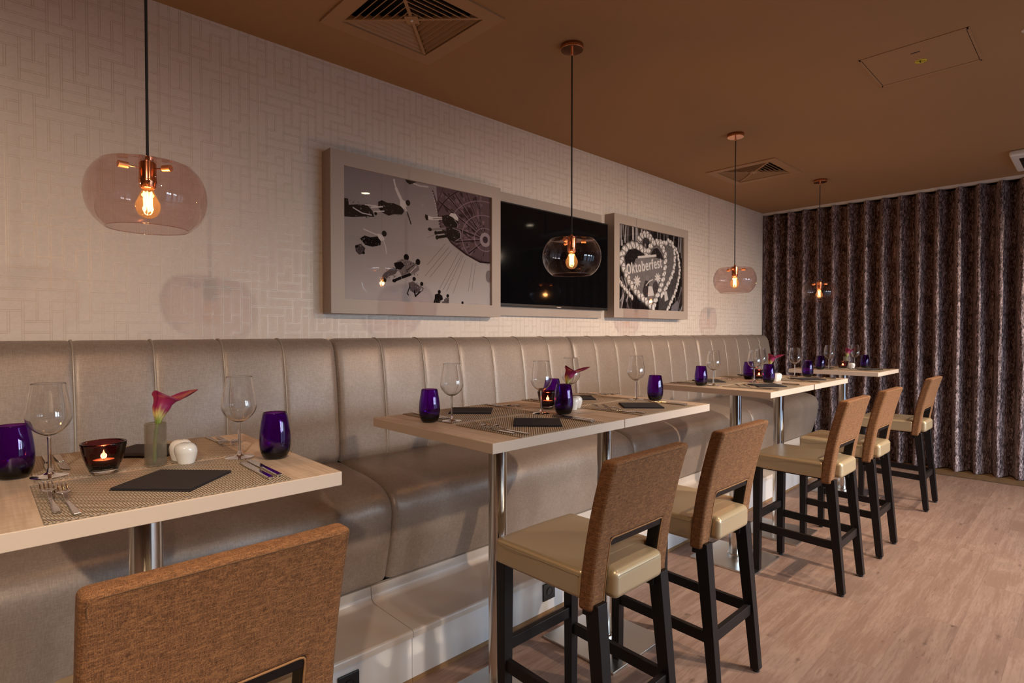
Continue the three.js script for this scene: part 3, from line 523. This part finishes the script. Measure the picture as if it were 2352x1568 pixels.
  const tv = thing('television', 'black flat screen television between the two pictures', 'television', [3.163, 1.962, WALL_Z + 0.031]);
  mesh('bezel', rbox(1.215, 0.712, 0.028, 0.005, 2).translate(0, 0, 0.0145), M.blackPlastic, tv);
  mesh('screen', box(-0.598, -0.336, 0.0285, 0.598, 0.346, 0.0302), M.screen, tv);
  mesh('maker_mark', box(-0.022, -0.351, 0.0285, 0.022, -0.346, 0.0292), M.mark, tv);
}

// ---------------------------------------------------------------- pendant lamps
{
  const cs = [[0.352, 'nearest pendant lamp with a wide smoky pink glass shade'], [2.19, 'pendant lamp with glass shade hanging before the television'], [4.03, 'pendant lamp with glass shade right of the gingerbread heart picture'], [5.82, 'farthest pendant lamp with glass shade in front of the curtain']];
  const Z = -1.86, YC = 1.812;
  const shade = (() => {
    const pts = []; const top = 0.093, bot = -0.092;
    pts.push([0.013, top]); pts.push([0.03, top - 0.0005], [0.055, top - 0.004]);
    for (let i = 0; i <= 22; i++) { const a = lerp(62, -58, i / 22) * Math.PI / 180; pts.push([0.073 + 0.076 * Math.cos(a) * 1.0, 0.098 * Math.sin(a)]); }
    pts.push([0.107, bot + 0.003], [0.100, bot]);
    return lathe(curve2(pts, 60), 64);
  })();
  const rim = new THREE.TorusGeometry(0.1, 0.0014, 8, 64).rotateX(Math.PI / 2).translate(0, -0.092, 0);
  const bulb = lathe(curve2([[0.0, -0.062], [0.012, -0.060], [0.024, -0.05], [0.0305, -0.034], [0.030, -0.020], [0.023, -0.004], [0.0165, 0.012], [0.014, 0.026]], 30), 32);
  const fil = []; for (let i = 0; i <= 9; i++) { const a = i / 10 * Math.PI * 2, r = 0.0095; fil.push(V(r * Math.cos(a), i % 2 ? 0.012 : -0.042, r * Math.sin(a))); }
  const filament = new THREE.TubeGeometry(new THREE.CatmullRomCurve3(fil, true, 'catmullrom', 0.2), 140, 0.0023, 6, true);
  cs.forEach(([x, label]) => {
    const t = thing('pendant_lamp', label, 'lamp', [x, YC, Z], 0, 'pendant lamps over the tables');
    mesh('ceiling_rose', lathe([[0, CEIL - YC - 0.024], [0.056, CEIL - YC - 0.024], [0.058, CEIL - YC - 0.022], [0.058, CEIL - YC], [0, CEIL - YC]], 48), M.copper, t);
    mesh('cord_grip', lathe([[0, CEIL - YC - 0.05], [0.005, CEIL - YC - 0.05], [0.006, CEIL - YC - 0.046], [0.006, CEIL - YC - 0.024]], 16), M.copper, t);
    mesh('cord', new THREE.CylinderGeometry(0.0036, 0.0036, CEIL - YC - 0.05 - 0.108, 10).translate(0, (CEIL - YC - 0.05 + 0.108) / 2, 0), M.cord, t);
    const holder = mesh('lamp_holder', lathe([[0, 0.112], [0.005, 0.112], [0.007, 0.106], [0.007, 0.098], [0.018, 0.096], [0.0215, 0.092], [0.0215, 0.048], [0.0225, 0.046], [0.0225, 0.038], [0.0205, 0.036], [0.0205, 0.024], [0.0165, 0.022], [0.0, 0.022]], 32), M.copper, t);
    mesh('screw', new THREE.CylinderGeometry(0.003, 0.003, 0.008, 8).rotateZ(Math.PI / 2).translate(0.009, 0.104, 0), M.blackPlastic, holder);
    for (let k = 0; k < 3; k++) {
      const a = -0.9 + k * Math.PI * 2 / 3, arm = mesh('support_arm', new THREE.CylinderGeometry(0.0018, 0.0018, 0.035, 8).rotateZ(Math.PI / 2).translate(0.035, 0.0765, 0).rotateY(a), M.copper, t);
      mesh('rubber_sleeve', new THREE.CylinderGeometry(0.0085, 0.0092, 0.024, 16).rotateZ(Math.PI / 2).translate(0.060, 0.0765, 0).rotateY(a), M.copperPaint, arm);
    }
    mesh('glass_shade', shade, M.shade, t); mesh('shade_rim', rim, M.shade, t);
    const b = mesh('bulb', bulb, M.bulbGlass, t);
    const f = mesh('filament', filament, M.filament, b); f.castShadow = false;
    const l = new THREE.PointLight(BULB.color, BULB.candela, 0, 2); l.position.set(0, -0.018, 0); l.shadow.radius = 0.8; l.castShadow = true; l.name = 'bulb_light'; t.add(l);
  });
}

// ---------------------------------------------------------------- tables
const TOP = 1.10, TZ = -1.581;
const TABLES = [
  { x: 0.288, key: 'nearest table', label: 'square pale oak high table nearest the viewer' },
  { x: 1.430, key: 'left half of second table', label: 'square pale oak high table, left half of second pair' },
  { x: 2.098, key: 'right half of second table', label: 'square pale oak high table, right half of second pair' },
  { x: 3.453, key: 'left half of third table', label: 'square pale oak high table, left half of third pair' },
  { x: 4.136, key: 'right half of third table', label: 'square pale oak high table, right half of third pair' },
  { x: 5.588, key: 'far table', label: 'square pale oak high table in front of the curtain' },
];
{
  const topG = rbox(0.665, 0.032, 0.692, 0.0016, 2).translate(0, TOP - 0.0166, 0);
  const laminate = rbox(0.663, 0.0012, 0.690, 0.0004, 1).translate(0, TOP - 0.0006, 0);
  const column = new THREE.CylinderGeometry(0.035, 0.035, TOP - 0.032 - 0.012, 40).translate(0, (TOP - 0.032 + 0.012) / 2, 0);
  const collar = lathe([[0.036, 0.034], [0.044, 0.033], [0.046, 0.030], [0.046, 0.012]], 40);
  const head = rbox(0.26, 0.006, 0.26, 0.002, 1).translate(0, TOP - 0.035, 0), plate = rbox(0.40, 0.012, 0.40, 0.003, 2).translate(0, 0.006, 0);
  for (const t of TABLES) {
    const o = thing('high_table', t.label, 'table', [t.x, 0, TZ], 0, 'high tables along the banquette');
    mesh('table_top', topG, M.tableEdge, o); mesh('laminate', laminate, M.table, o); mesh('column', column, M.steel, o); mesh('collar', collar, M.steel, o); mesh('mounting_plate', head, M.plate, o); mesh('base_plate', plate, M.plate, o);
  }
}

// ---------------------------------------------------------------- bar stools
{
  const lean = (y) => { const t = clamp((y - 0.6) / 0.46, -0.2, 1.1); return -1.030 + 0.036 * t + 0.055 * t * t; };     // z of the middle of the back, rising
  const shape = (g) => bend(g, 1, 2, lean);
  const backW = 0.412, th = 0.052, stile = 0.066, CUT = 0.812, LOW = 0.598, HIGH = 1.062;
  const backG = merged([shape(rbox(backW - 0.04, HIGH - CUT - 0.0006, th - 0.0012, 0.013, 3, [6, 8, 1], [0, (HIGH + CUT - 0.0006) / 2, 0])), ...[-1, 1].map((s) => shape(rbox(stile, HIGH - LOW, th, 0.013, 3, [1, 16, 1], [s * (backW - stile) / 2, (HIGH + LOW) / 2, 0])))]);
  const rear = (x, y, o = 0) => V(x, y, lean(y) + th / 2 + o), iw = backW / 2 - stile;
  const piping = []; for (let i = 0; i <= 6; i++) piping.push(rear(-iw - 0.001, lerp(LOW + 0.012, CUT - 0.006, i / 6), -0.003)); piping.push(rear(-iw + 0.004, CUT + 0.001, -0.002)); for (let i = 1; i < 6; i++) piping.push(rear(lerp(-iw, iw, i / 6), CUT + 0.002, -0.002)); piping.push(rear(iw - 0.004, CUT + 0.001, -0.002)); for (let i = 0; i <= 6; i++) piping.push(rear(iw + 0.001, lerp(CUT - 0.006, LOW + 0.012, i / 6), -0.003));
  const pipingG = tube(piping, 0.0024, 90, 6);
  const seamPts = []; const sx = backW / 2 - 0.011; for (let i = 0; i <= 12; i++) seamPts.push(rear(-sx, lerp(LOW + 0.02, HIGH - 0.014, i / 12), -0.0016)); for (let i = 1; i < 12; i++) seamPts.push(rear(lerp(-sx, sx, i / 12), HIGH - 0.010, -0.0014)); for (let i = 0; i <= 12; i++) seamPts.push(rear(sx, lerp(HIGH - 0.014, LOW + 0.02, i / 12), -0.0016));
  const seamG = tube(seamPts, 0.0013, 150, 5);
  // seat cushion: wide in front, a tongue through the opening of the back
  const dome = (g) => { const p = g.attributes.position; for (let i = 0; i < p.count; i++) if (p.getY(i) > 0.69) p.setY(i, p.getY(i) + 0.012 * (1 - Math.pow(p.getX(i) / 0.2, 2)) * (1 - Math.pow((p.getZ(i) + 1.2) / 0.26, 2))); return g; };
  const seatG = merged([dome(rbox(0.404, 0.088, 0.385, 0.014, 3, [8, 1, 8]).translate(0, 0.668, -1.236)), dome(rbox(0.262, 0.088, 0.20, 0.022, 4, [8, 1, 6]).translate(0, 0.6665, -1.066))]);
  const sy = 0.697, seatSeam = tube([V(-0.203, sy, -1.05), V(-0.2035, sy, -1.2), V(-0.203, sy, -1.40), V(-0.19, sy, -1.429), V(0, sy, -1.4295), V(0.19, sy, -1.429), V(0.203, sy, -1.40), V(0.2035, sy, -1.2), V(0.203, sy, -1.05)], 0.0011, 120, 5);
  const tongueSeam = tube([V(-0.115, sy, -0.9665), V(0, sy, -0.965), V(0.115, sy, -0.9665)], 0.0011, 20, 5);
  const front = (s) => bar(V(s * 0.178, 0.012, -1.405), V(s * 0.178, 0.63, -1.405), [0.036, 0.036], [0.044, 0.044]);
  const rearLeg = (s) => merged([bar(V(s * 0.178, 0.012, -0.952), V(s * 0.170, 0.62, -1.012), [0.036, 0.036], [0.048, 0.05]), shape(rbox(0.050, CUT - 0.575, 0.044, 0.004, 2, [1, 6, 1]).translate(s * (iw + 0.0215), (CUT + 0.575) / 2, 0))]);
  const foot = (s, z) => new THREE.CylinderGeometry(0.012, 0.013, 0.012, 14).translate(s * 0.178, 0.006, z);
  const side = (s) => bar(V(s * 0.178, 0.272, -1.40), V(s * 0.176, 0.262, -0.985), [0.022, 0.042], [0.022, 0.042]);
  const frontBar = bar(V(-0.165, 0.335, -1.405), V(0.165, 0.335, -1.405), [0.042, 0.022], [0.042, 0.022]), rearBar = bar(V(-0.165, 0.262, -0.978), V(0.165, 0.262, -0.978), [0.044, 0.022], [0.044, 0.022]);
  const topRail = shape(rbox(2 * iw, 0.03, 0.044, 0.004, 2, [1, 2, 1]).translate(0, CUT - 0.009, 0));
  const apron = merged([box(-0.16, 0.612, -1.39, 0.16, 0.640, -1.37), box(-0.16, 0.612, -1.37, -0.14, 0.640, -1.05), box(0.14, 0.612, -1.37, 0.16, 0.640, -1.05), box(-0.14, 0.612, -1.07, 0.14, 0.640, -1.05)]);
  const spots = [[0.303, -0.058, 0, 'brown woven back bar stool nearest the viewer, mostly cut off'], [1.502, -0.022, 0.0, 'brown and champagne bar stool at left half of second table'], [2.185, -0.034, 0, 'brown and champagne bar stool at right half of second table'], [3.548, 0, 0, 'brown and champagne bar stool at left half of third table'], [4.285, 0.006, 0, 'brown and champagne bar stool at right half of third table'], [5.625, 0.01, 0, 'brown and champagne bar stool farthest off, by the curtain']];
  let proto;
  spots.forEach(([x, dz, turn, label], i) => {
    if (i) { copyOf(proto, label, [x, 0, dz], turn); return; }
    const t = proto = thing('bar_stool', label, 'bar stool', [x, 0, dz], turn, 'bar stools at the high tables'); t.userData.base = 'bar_stool';
    const seat = mesh('seat', seatG, M.vinyl, t); mesh('seam', seatSeam, M.vinylSeam, seat); mesh('seam', tongueSeam, M.vinylSeam, seat);
    const back = mesh('backrest', backG, M.fabric, t); mesh('piping', pipingG, M.fabricTrim, back); mesh('seam', seamG, M.stitch, back);
    mesh('back_rail', topRail, M.wenge, t); mesh('seat_frame', apron, M.wenge, t);
    for (const s of [-1, 1]) { const a = mesh('leg', front(s), M.wenge, t); mesh('foot_glide', foot(s, -1.405), M.blackPlastic, a); const b = mesh('leg', rearLeg(s), M.wenge, t); mesh('foot_glide', foot(s, -0.952), M.blackPlastic, b); mesh('stretcher', side(s), M.wenge, t); }
    mesh('stretcher', frontBar, M.wenge, t); mesh('stretcher', rearBar, M.wenge, t);
  });
}

// ---------------------------------------------------------------- things on the tables
{
  // wine glass
  const bowlOut = curve2([[0.0005, 0.0905], [0.012, 0.0945], [0.024, 0.102], [0.036, 0.115], [0.0425, 0.131], [0.042, 0.146], [0.0385, 0.168], [0.0345, 0.190], [0.0315, 0.211]], 40), bowlIn = curve2([[0.0, 0.0945], [0.011, 0.0962], [0.0232, 0.1035], [0.0348, 0.1162], [0.0413, 0.1315], [0.0409, 0.146], [0.0375, 0.168], [0.0335, 0.190], [0.0306, 0.211]], 40).reverse();
  const bowlG = lathe([...bowlOut, [0.0311, 0.2114], ...bowlIn], 48);
  const stemG = lathe([[0.0, 0.0902], [0.0046, 0.0902], [0.0042, 0.086], [0.0036, 0.078], [0.0033, 0.045], [0.0036, 0.020], [0.006, 0.009], [0.014, 0.0045], [0.032, 0.0022], [0.0355, 0.0014], [0.0355, 0.0006], [0.0345, 0.0002], [0.0, 0.0002]], 40);
  // purple tumbler: wall with thickness
  const outT = curve2([[0.022, 0.0005], [0.030, 0.006], [0.0365, 0.024], [0.0385, 0.046], [0.0375, 0.068], [0.034, 0.094], [0.0295, 0.119]], 26), inT = curve2([[0.0, 0.011], [0.014, 0.0115], [0.026, 0.016], [0.0332, 0.028], [0.0354, 0.046], [0.0345, 0.068], [0.031, 0.094], [0.0268, 0.118]], 26).reverse();
  const tumblerG = lathe([[0, 0.0005], ...outT, [0.0288, 0.1201], [0.0274, 0.1199], ...inT], 56);
  // candle bowl
  const outC = curve2([[0.030, 0.016], [0.036, 0.030], [0.041, 0.050], [0.0455, 0.074]], 16), inC = curve2([[0.0, 0.020], [0.023, 0.0205], [0.032, 0.031], [0.036, 0.05], [0.0402, 0.0735]], 16).reverse();
  const cupG = lathe([[0, 0.0165], ...outC, [0.044, 0.0752], [0.0418, 0.075], ...inC], 56), footG = lathe([[0, 0.0003], [0.018, 0.0003], [0.024, 0.003], [0.0285, 0.010], [0.0298, 0.0160], [0, 0.0162]], 48);
  const tinG = lathe([[0, 0.0215], [0.0205, 0.0215], [0.0205, 0.036], [0.0199, 0.036], [0.0199, 0.023], [0, 0.023]], 32), waxG = lathe([[0, 0.0335], [0.010, 0.0337], [0.0195, 0.0345], [0.0195, 0.0235], [0, 0.0235]], 32), wickG = new THREE.CylinderGeometry(0.0006, 0.0006, 0.006, 6).translate(0, 0.0365, 0), flameG = lathe(curve2([[0.0, 0.0375], [0.0036, 0.042], [0.0038, 0.045], [0.002, 0.051], [0.0, 0.058]], 12), 16);
  // vase of bubbly glass with a calla
  const vaseG = lathe([[0, 0.0004], [0.0225, 0.0004], [0.0238, 0.002], [0.0238, 0.104], [0.0228, 0.106], [0.0213, 0.1055], [0.0208, 0.104], [0.0208, 0.006], [0, 0.0055]], 44);
  const vaseFill = lathe([[0, 0.007], [0.0204, 0.007], [0.0204, 0.066], [0, 0.066]], 32);
  const callaG = (() => {
    const nu = 40, nv = 26, pos = [], col = [], idx = [];
    const green = [0.16, 0.24, 0.03], yellow = [0.50, 0.46, 0.17], rose = [0.24, 0.006, 0.07], wine = [0.12, 0.003, 0.03];
    for (let j = 0; j <= nv; j++) {
      const v = j / nv;
      for (let i = 0; i <= nu; i++) {
        const a = (i / nu - 0.5) * Math.PI * 2.16, c = Math.cos(a / 1.08), tip = Math.pow(Math.max(0, c), 3), back = Math.max(0, -c);
        const len = 0.046 + 0.020 * (0.5 + 0.5 * -c) * 0.9 + 0.010 * tip, r = 0.0055 + 0.0105 * smooth(0, 0.55, v) + 0.010 * smooth(0.55, 1, v) + 0.036 * tip * tip * smooth(0.60, 1, v) * v + 0.004 * back * smooth(0.7, 1, v);
        const sp = r * (1 - 0.06 * (i / nu)), h = len * v - 0.010 * smooth(0.75, 1, v) * (1 - tip) * (0.4 + 0.6 * Math.abs(Math.sin(a))) + 0.006 * tip * smooth(0.8, 1, v);
        const lx = 0.018 * v * v;                                              // the whole flower leans over
        pos.push(sp * Math.cos(a) + lx, h, sp * Math.sin(a) * (1 - 0.35 * tip * v));
        const n = 0.06 * Math.sin(a * 23) + 0.05 * Math.sin(a * 41 + 2), q = v + n; let k = mix3(green, yellow, smooth(0.04, 0.22, q)); k = mix3(k, rose, smooth(0.22, 0.50, q)); k = mix3(k, wine, 0.6 * smooth(0.6, 0.95, q) * (0.5 + 0.5 * Math.sin(a * 3 + 1)));
        col.push(...k);
      }
    }
    for (let j = 0; j < nv; j++) for (let i = 0; i < nu; i++) { const a = j * (nu + 1) + i, b = a + 1, c = a + nu + 1, d = c + 1; idx.push(a, c, b, b, c, d); }
    const g = new THREE.BufferGeometry(); g.setAttribute('position', new THREE.Float32BufferAttribute(pos, 3)); g.setAttribute('color', new THREE.Float32BufferAttribute(col, 3)); g.setIndex(idx); g.computeVertexNormals();
    return g.scale(1.28, 1.36, 1.28);
  })();
  const stemCalla = tube([V(-0.006, 0.010, 0.004), V(-0.004, 0.05, 0.003), V(0.003, 0.09, 0), V(0.007, 0.108, 0)], 0.0042, 20, 10), spadixG = lathe([[0, 0.0], [0.0026, 0.004], [0.0026, 0.034], [0, 0.040]], 12);
  const shakerG = lathe(curve2([[0, 0.0004], [0.016, 0.0006], [0.0205, 0.010], [0.0248, 0.026], [0.0256, 0.035], [0.0225, 0.046], [0.0135, 0.0525], [0.0, 0.054]], 30), 40);
  { const p = shakerG.attributes.position; for (let i = 0; i < p.count; i++) { const y = p.getY(i); p.setX(i, p.getX(i) - 0.004 * smooth(0.02, 0.054, y)); } shakerG.computeVertexNormals(); }
  const holesG = merged([-1, 0, 1].map((k) => new THREE.CylinderGeometry(0.0009, 0.0009, 0.0012, 8).translate(-0.004 + k * 0.004, 0.0538, 0)));
  // cutlery, lying along z with the handle towards +z
  const rise = (z) => 0.0026 + 0.010 * smooth(-0.005, -0.055, z) * (1 - smooth(-0.055, -0.085, z) * 0.7) + 0.012 * smooth(-0.075, -0.112, z);
  const forkG = (() => {
    const handle = bend(rbox(0.0125, 0.0032, 0.105, 0.0014, 2, [1, 1, 10]).translate(0, 0, 0.042), 2, 1, rise), hp = handle.attributes.position; for (let i = 0; i < hp.count; i++) hp.setX(i, hp.getX(i) * lerp(0.52, 1.0, smooth(0.0, 0.085, hp.getZ(i))));
    const neck = bend(rbox(0.007, 0.003, 0.040, 0.0013, 2, [1, 1, 6]).translate(0, 0, -0.026), 2, 1, rise), palm = bend(rbox(0.024, 0.0022, 0.028, 0.0010, 2, [6, 1, 6]).translate(0, 0, -0.056), 2, 1, rise);
    { const p = palm.attributes.position; for (let i = 0; i < p.count; i++) p.setX(i, p.getX(i) * lerp(1, 0.36, smooth(-0.054, -0.040, p.getZ(i)))); }
    const tines = [-3, -1, 1, 3].map((k) => bend(rbox(0.0029, 0.0019, 0.050, 0.0008, 1, [1, 1, 6]).translate(k * 0.0034, 0, -0.090), 2, 1, rise));
    return merged([handle, neck, palm, ...tines]);
  })();
  const knifeG = (() => {
    const handle = rbox(0.014, 0.0062, 0.100, 0.0024, 2, [1, 1, 4]).translate(0, 0.0034, 0.055), hp = handle.attributes.position; for (let i = 0; i < hp.count; i++) hp.setX(i, hp.getX(i) * lerp(0.82, 1.0, smooth(0.01, 0.10, hp.getZ(i))));
    const s = new THREE.Shape(); s.moveTo(-0.0055, 0); s.lineTo(0.0055, 0); s.quadraticCurveTo(0.0105, 0.03, 0.0092, 0.075); s.quadraticCurveTo(0.007, 0.104, -0.005, 0.112); s.lineTo(-0.0065, 0.06); s.closePath();
    return merged([handle, new THREE.ExtrudeGeometry(s, { depth: 0.0012, bevelEnabled: true, bevelSize: 0.0004, bevelThickness: 0.0004, bevelSegments: 1, curveSegments: 10 }).rotateX(-Math.PI / 2).translate(0, 0.0022, 0.008)]);
  })();
  const matG = rbox(0.428, 0.0022, 0.330, 0.001, 1), napkinG = merged([rbox(0.158, 0.0028, 0.172, 0.0013, 1).translate(0, 0.0015, 0), rbox(0.157, 0.0028, 0.170, 0.0013, 1).translate(0.0008, 0.0045, 0.0004)]);
  const protos = {};
  function put(kind, category, group, label, pos, turn, build) {
    if (protos[kind]) return copyOf(protos[kind], label, pos, turn);
    const t = protos[kind] = thing(kind, label, category, pos, turn, group); t.userData.base = kind; build(t); return t;
  }
  const wine = (label, p) => put('wine_glass', 'wine glass', 'wine glasses', label, p, 0, (t) => { mesh('bowl', bowlG, M.solidGlass, t); mesh('stem', stemG, M.solidGlass, t); });
  const tumbler = (label, p) => put('tumbler', 'tumbler', 'purple tumblers', label, p, 0, (t) => mesh('glass_body', tumblerG, M.purple, t));
  const single = (kind, geo, mat, category, group) => (label, p, turn) => { const o = solo(kind, geo, mat, label, category, p, turn, group); return o; };
  const fork = single('fork', forkG, M.cutlery, 'fork', 'forks'), knife = single('knife', knifeG, M.cutlery, 'knife', 'knives'), placemat = single('placemat', matG, M.mat, 'placemat', 'placemats'), napkin = single('napkin', napkinG, M.napkin, 'napkin', 'folded napkins');
  reseed(31);
  TABLES.forEach((t, n) => {
    const Y = TOP + 0.0002, X = t.x, k = t.key, j = () => (rnd() - 0.5) * 0.008, ja = () => (rnd() - 0.5) * 0.07;
    const S = 'stool-side', B = 'bench-side', ym = Y + 0.0023;
    placemat(`woven beige placemat, ${S} setting on ${k}`, [X + 0.003, Y + 0.0011, -1.405], 0.005);
    placemat(`woven beige placemat, ${B} setting on ${k}`, [X + 0.012, Y + 0.0011, -1.762], -0.005);
    napkin(`folded charcoal napkin, ${S} setting on ${k}`, [X + 0.022 + j(), ym, -1.396 + j()], 0.80 + ja());
    napkin(`folded charcoal napkin, ${B} setting on ${k}`, [X + 0.045 + j(), ym, -1.788 + j()], 0.82 + ja());
    fork(`outer steel fork, ${S} setting on ${k}`, [X - 0.190 + j() / 2, ym, -1.388], 0.03 + ja() / 2);
    fork(`inner steel fork, ${S} setting on ${k}`, [X - 0.166 + j() / 2, ym, -1.352], 0.05 + ja() / 2);
    fork(`outer steel fork, ${B} setting on ${k}`, [X + 0.245 + j() / 2, ym, -1.79], Math.PI + ja() / 2);
    fork(`inner steel fork, ${B} setting on ${k}`, [X + 0.220 + j() / 2, ym, -1.815], Math.PI + ja() / 2);
    knife(`outer steel knife, ${S} setting on ${k}`, [X + 0.206 + j() / 2, ym, -1.384], ja() / 2 - 0.03);
    knife(`inner steel knife, ${S} setting on ${k}`, [X + 0.182 + j() / 2, ym, -1.371], ja() / 2 - 0.03);
    knife(`outer steel knife, ${B} setting on ${k}`, [X - 0.166 + j() / 2, ym, -1.79], Math.PI + ja() / 2);
    knife(`inner steel knife, ${B} setting on ${k}`, [X - 0.142 + j() / 2, ym, -1.78], Math.PI + ja() / 2);
    wine(`clear wine glass, ${B} setting on ${k}`, [X - 0.171 + j(), ym, -1.644 + j()]);
    tumbler(`purple glass tumbler, ${B} setting on ${k}`, [X - 0.234 + j() / 2, Y, -1.694 + j()]);
    wine(`clear wine glass, ${S} setting on ${k}`, [X + 0.203 + j(), ym, -1.548 + j()]);
    tumbler(`purple glass tumbler, ${S} setting on ${k}`, [X + 0.272 + j() / 2, Y, -1.486 + j()]);
  });
  const sets = [[0.208, -1.592, 0.314, -1.604, 0.374, -1.574, 0.372, -1.628, 'nearest table', 0.4], [1.774, -1.64, 1.83, -1.587, 1.87, -1.56, 1.815, -1.535, 'second table', -0.5], [3.843, -1.60, 3.87, -1.545, 3.905, -1.50, 3.85, -1.495, 'third table', -0.6], [5.515, -1.565, 5.70, -1.59, 5.645, -1.53, 5.62, -1.585, 'far table', -0.4]];
  for (const [cx, cz, vx, vz, ax, az, bx, bz, k, turn] of sets) {
    const Y = TOP + 0.0004;
    const h = put('candle_holder', 'candle holder', 'candle holders', `plum glass candle bowl on the ${k}`, [cx, Y, cz], 0, (t) => { mesh('glass_cup', cupG, M.plum, t); mesh('glass_foot', footG, M.solidGlass, t); });
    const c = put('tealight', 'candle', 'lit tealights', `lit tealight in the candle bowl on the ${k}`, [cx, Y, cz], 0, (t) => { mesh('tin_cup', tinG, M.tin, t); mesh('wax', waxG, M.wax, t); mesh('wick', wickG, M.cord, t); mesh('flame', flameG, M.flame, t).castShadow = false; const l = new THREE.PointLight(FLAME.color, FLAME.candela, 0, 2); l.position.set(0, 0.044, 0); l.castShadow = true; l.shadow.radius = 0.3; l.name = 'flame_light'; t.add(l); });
    put('vase', 'vase', 'bubbly glass vases', `small cylindrical bubbly glass vase on the ${k}`, [vx, Y, vz], 0, (t) => { mesh('glass_body', vaseG, M.vase, t); });
    put('calla_lily', 'flower', 'calla lilies', `single dark pink calla lily in the vase on the ${k}`, [vx, Y, vz], turn, (t) => { const s = mesh('stem', stemCalla, M.stem, t); const f = mesh('spathe', callaG, M.petal, t); f.position.set(0.007, 0.104, 0); f.rotation.z = -0.10; const d = mesh('spadix', spadixG, M.spadix, t); d.position.set(0.010, 0.112, 0); d.rotation.z = -0.15; });
    put('shaker', 'shaker', 'white salt and pepper shakers', `front white porcelain shaker on the ${k}`, [ax, Y, az], 0.6, (t) => { const b = mesh('body', shakerG, M.porcelain, t); mesh('holes', holesG, M.dark, b); });
    put('shaker', 'shaker', 'white salt and pepper shakers', `rear white porcelain shaker on the ${k}`, [bx, Y, bz], 2.2, () => {});
  }
}

scene.traverse((o) => { delete o.userData.base; });
renderer.render(scene, camera);
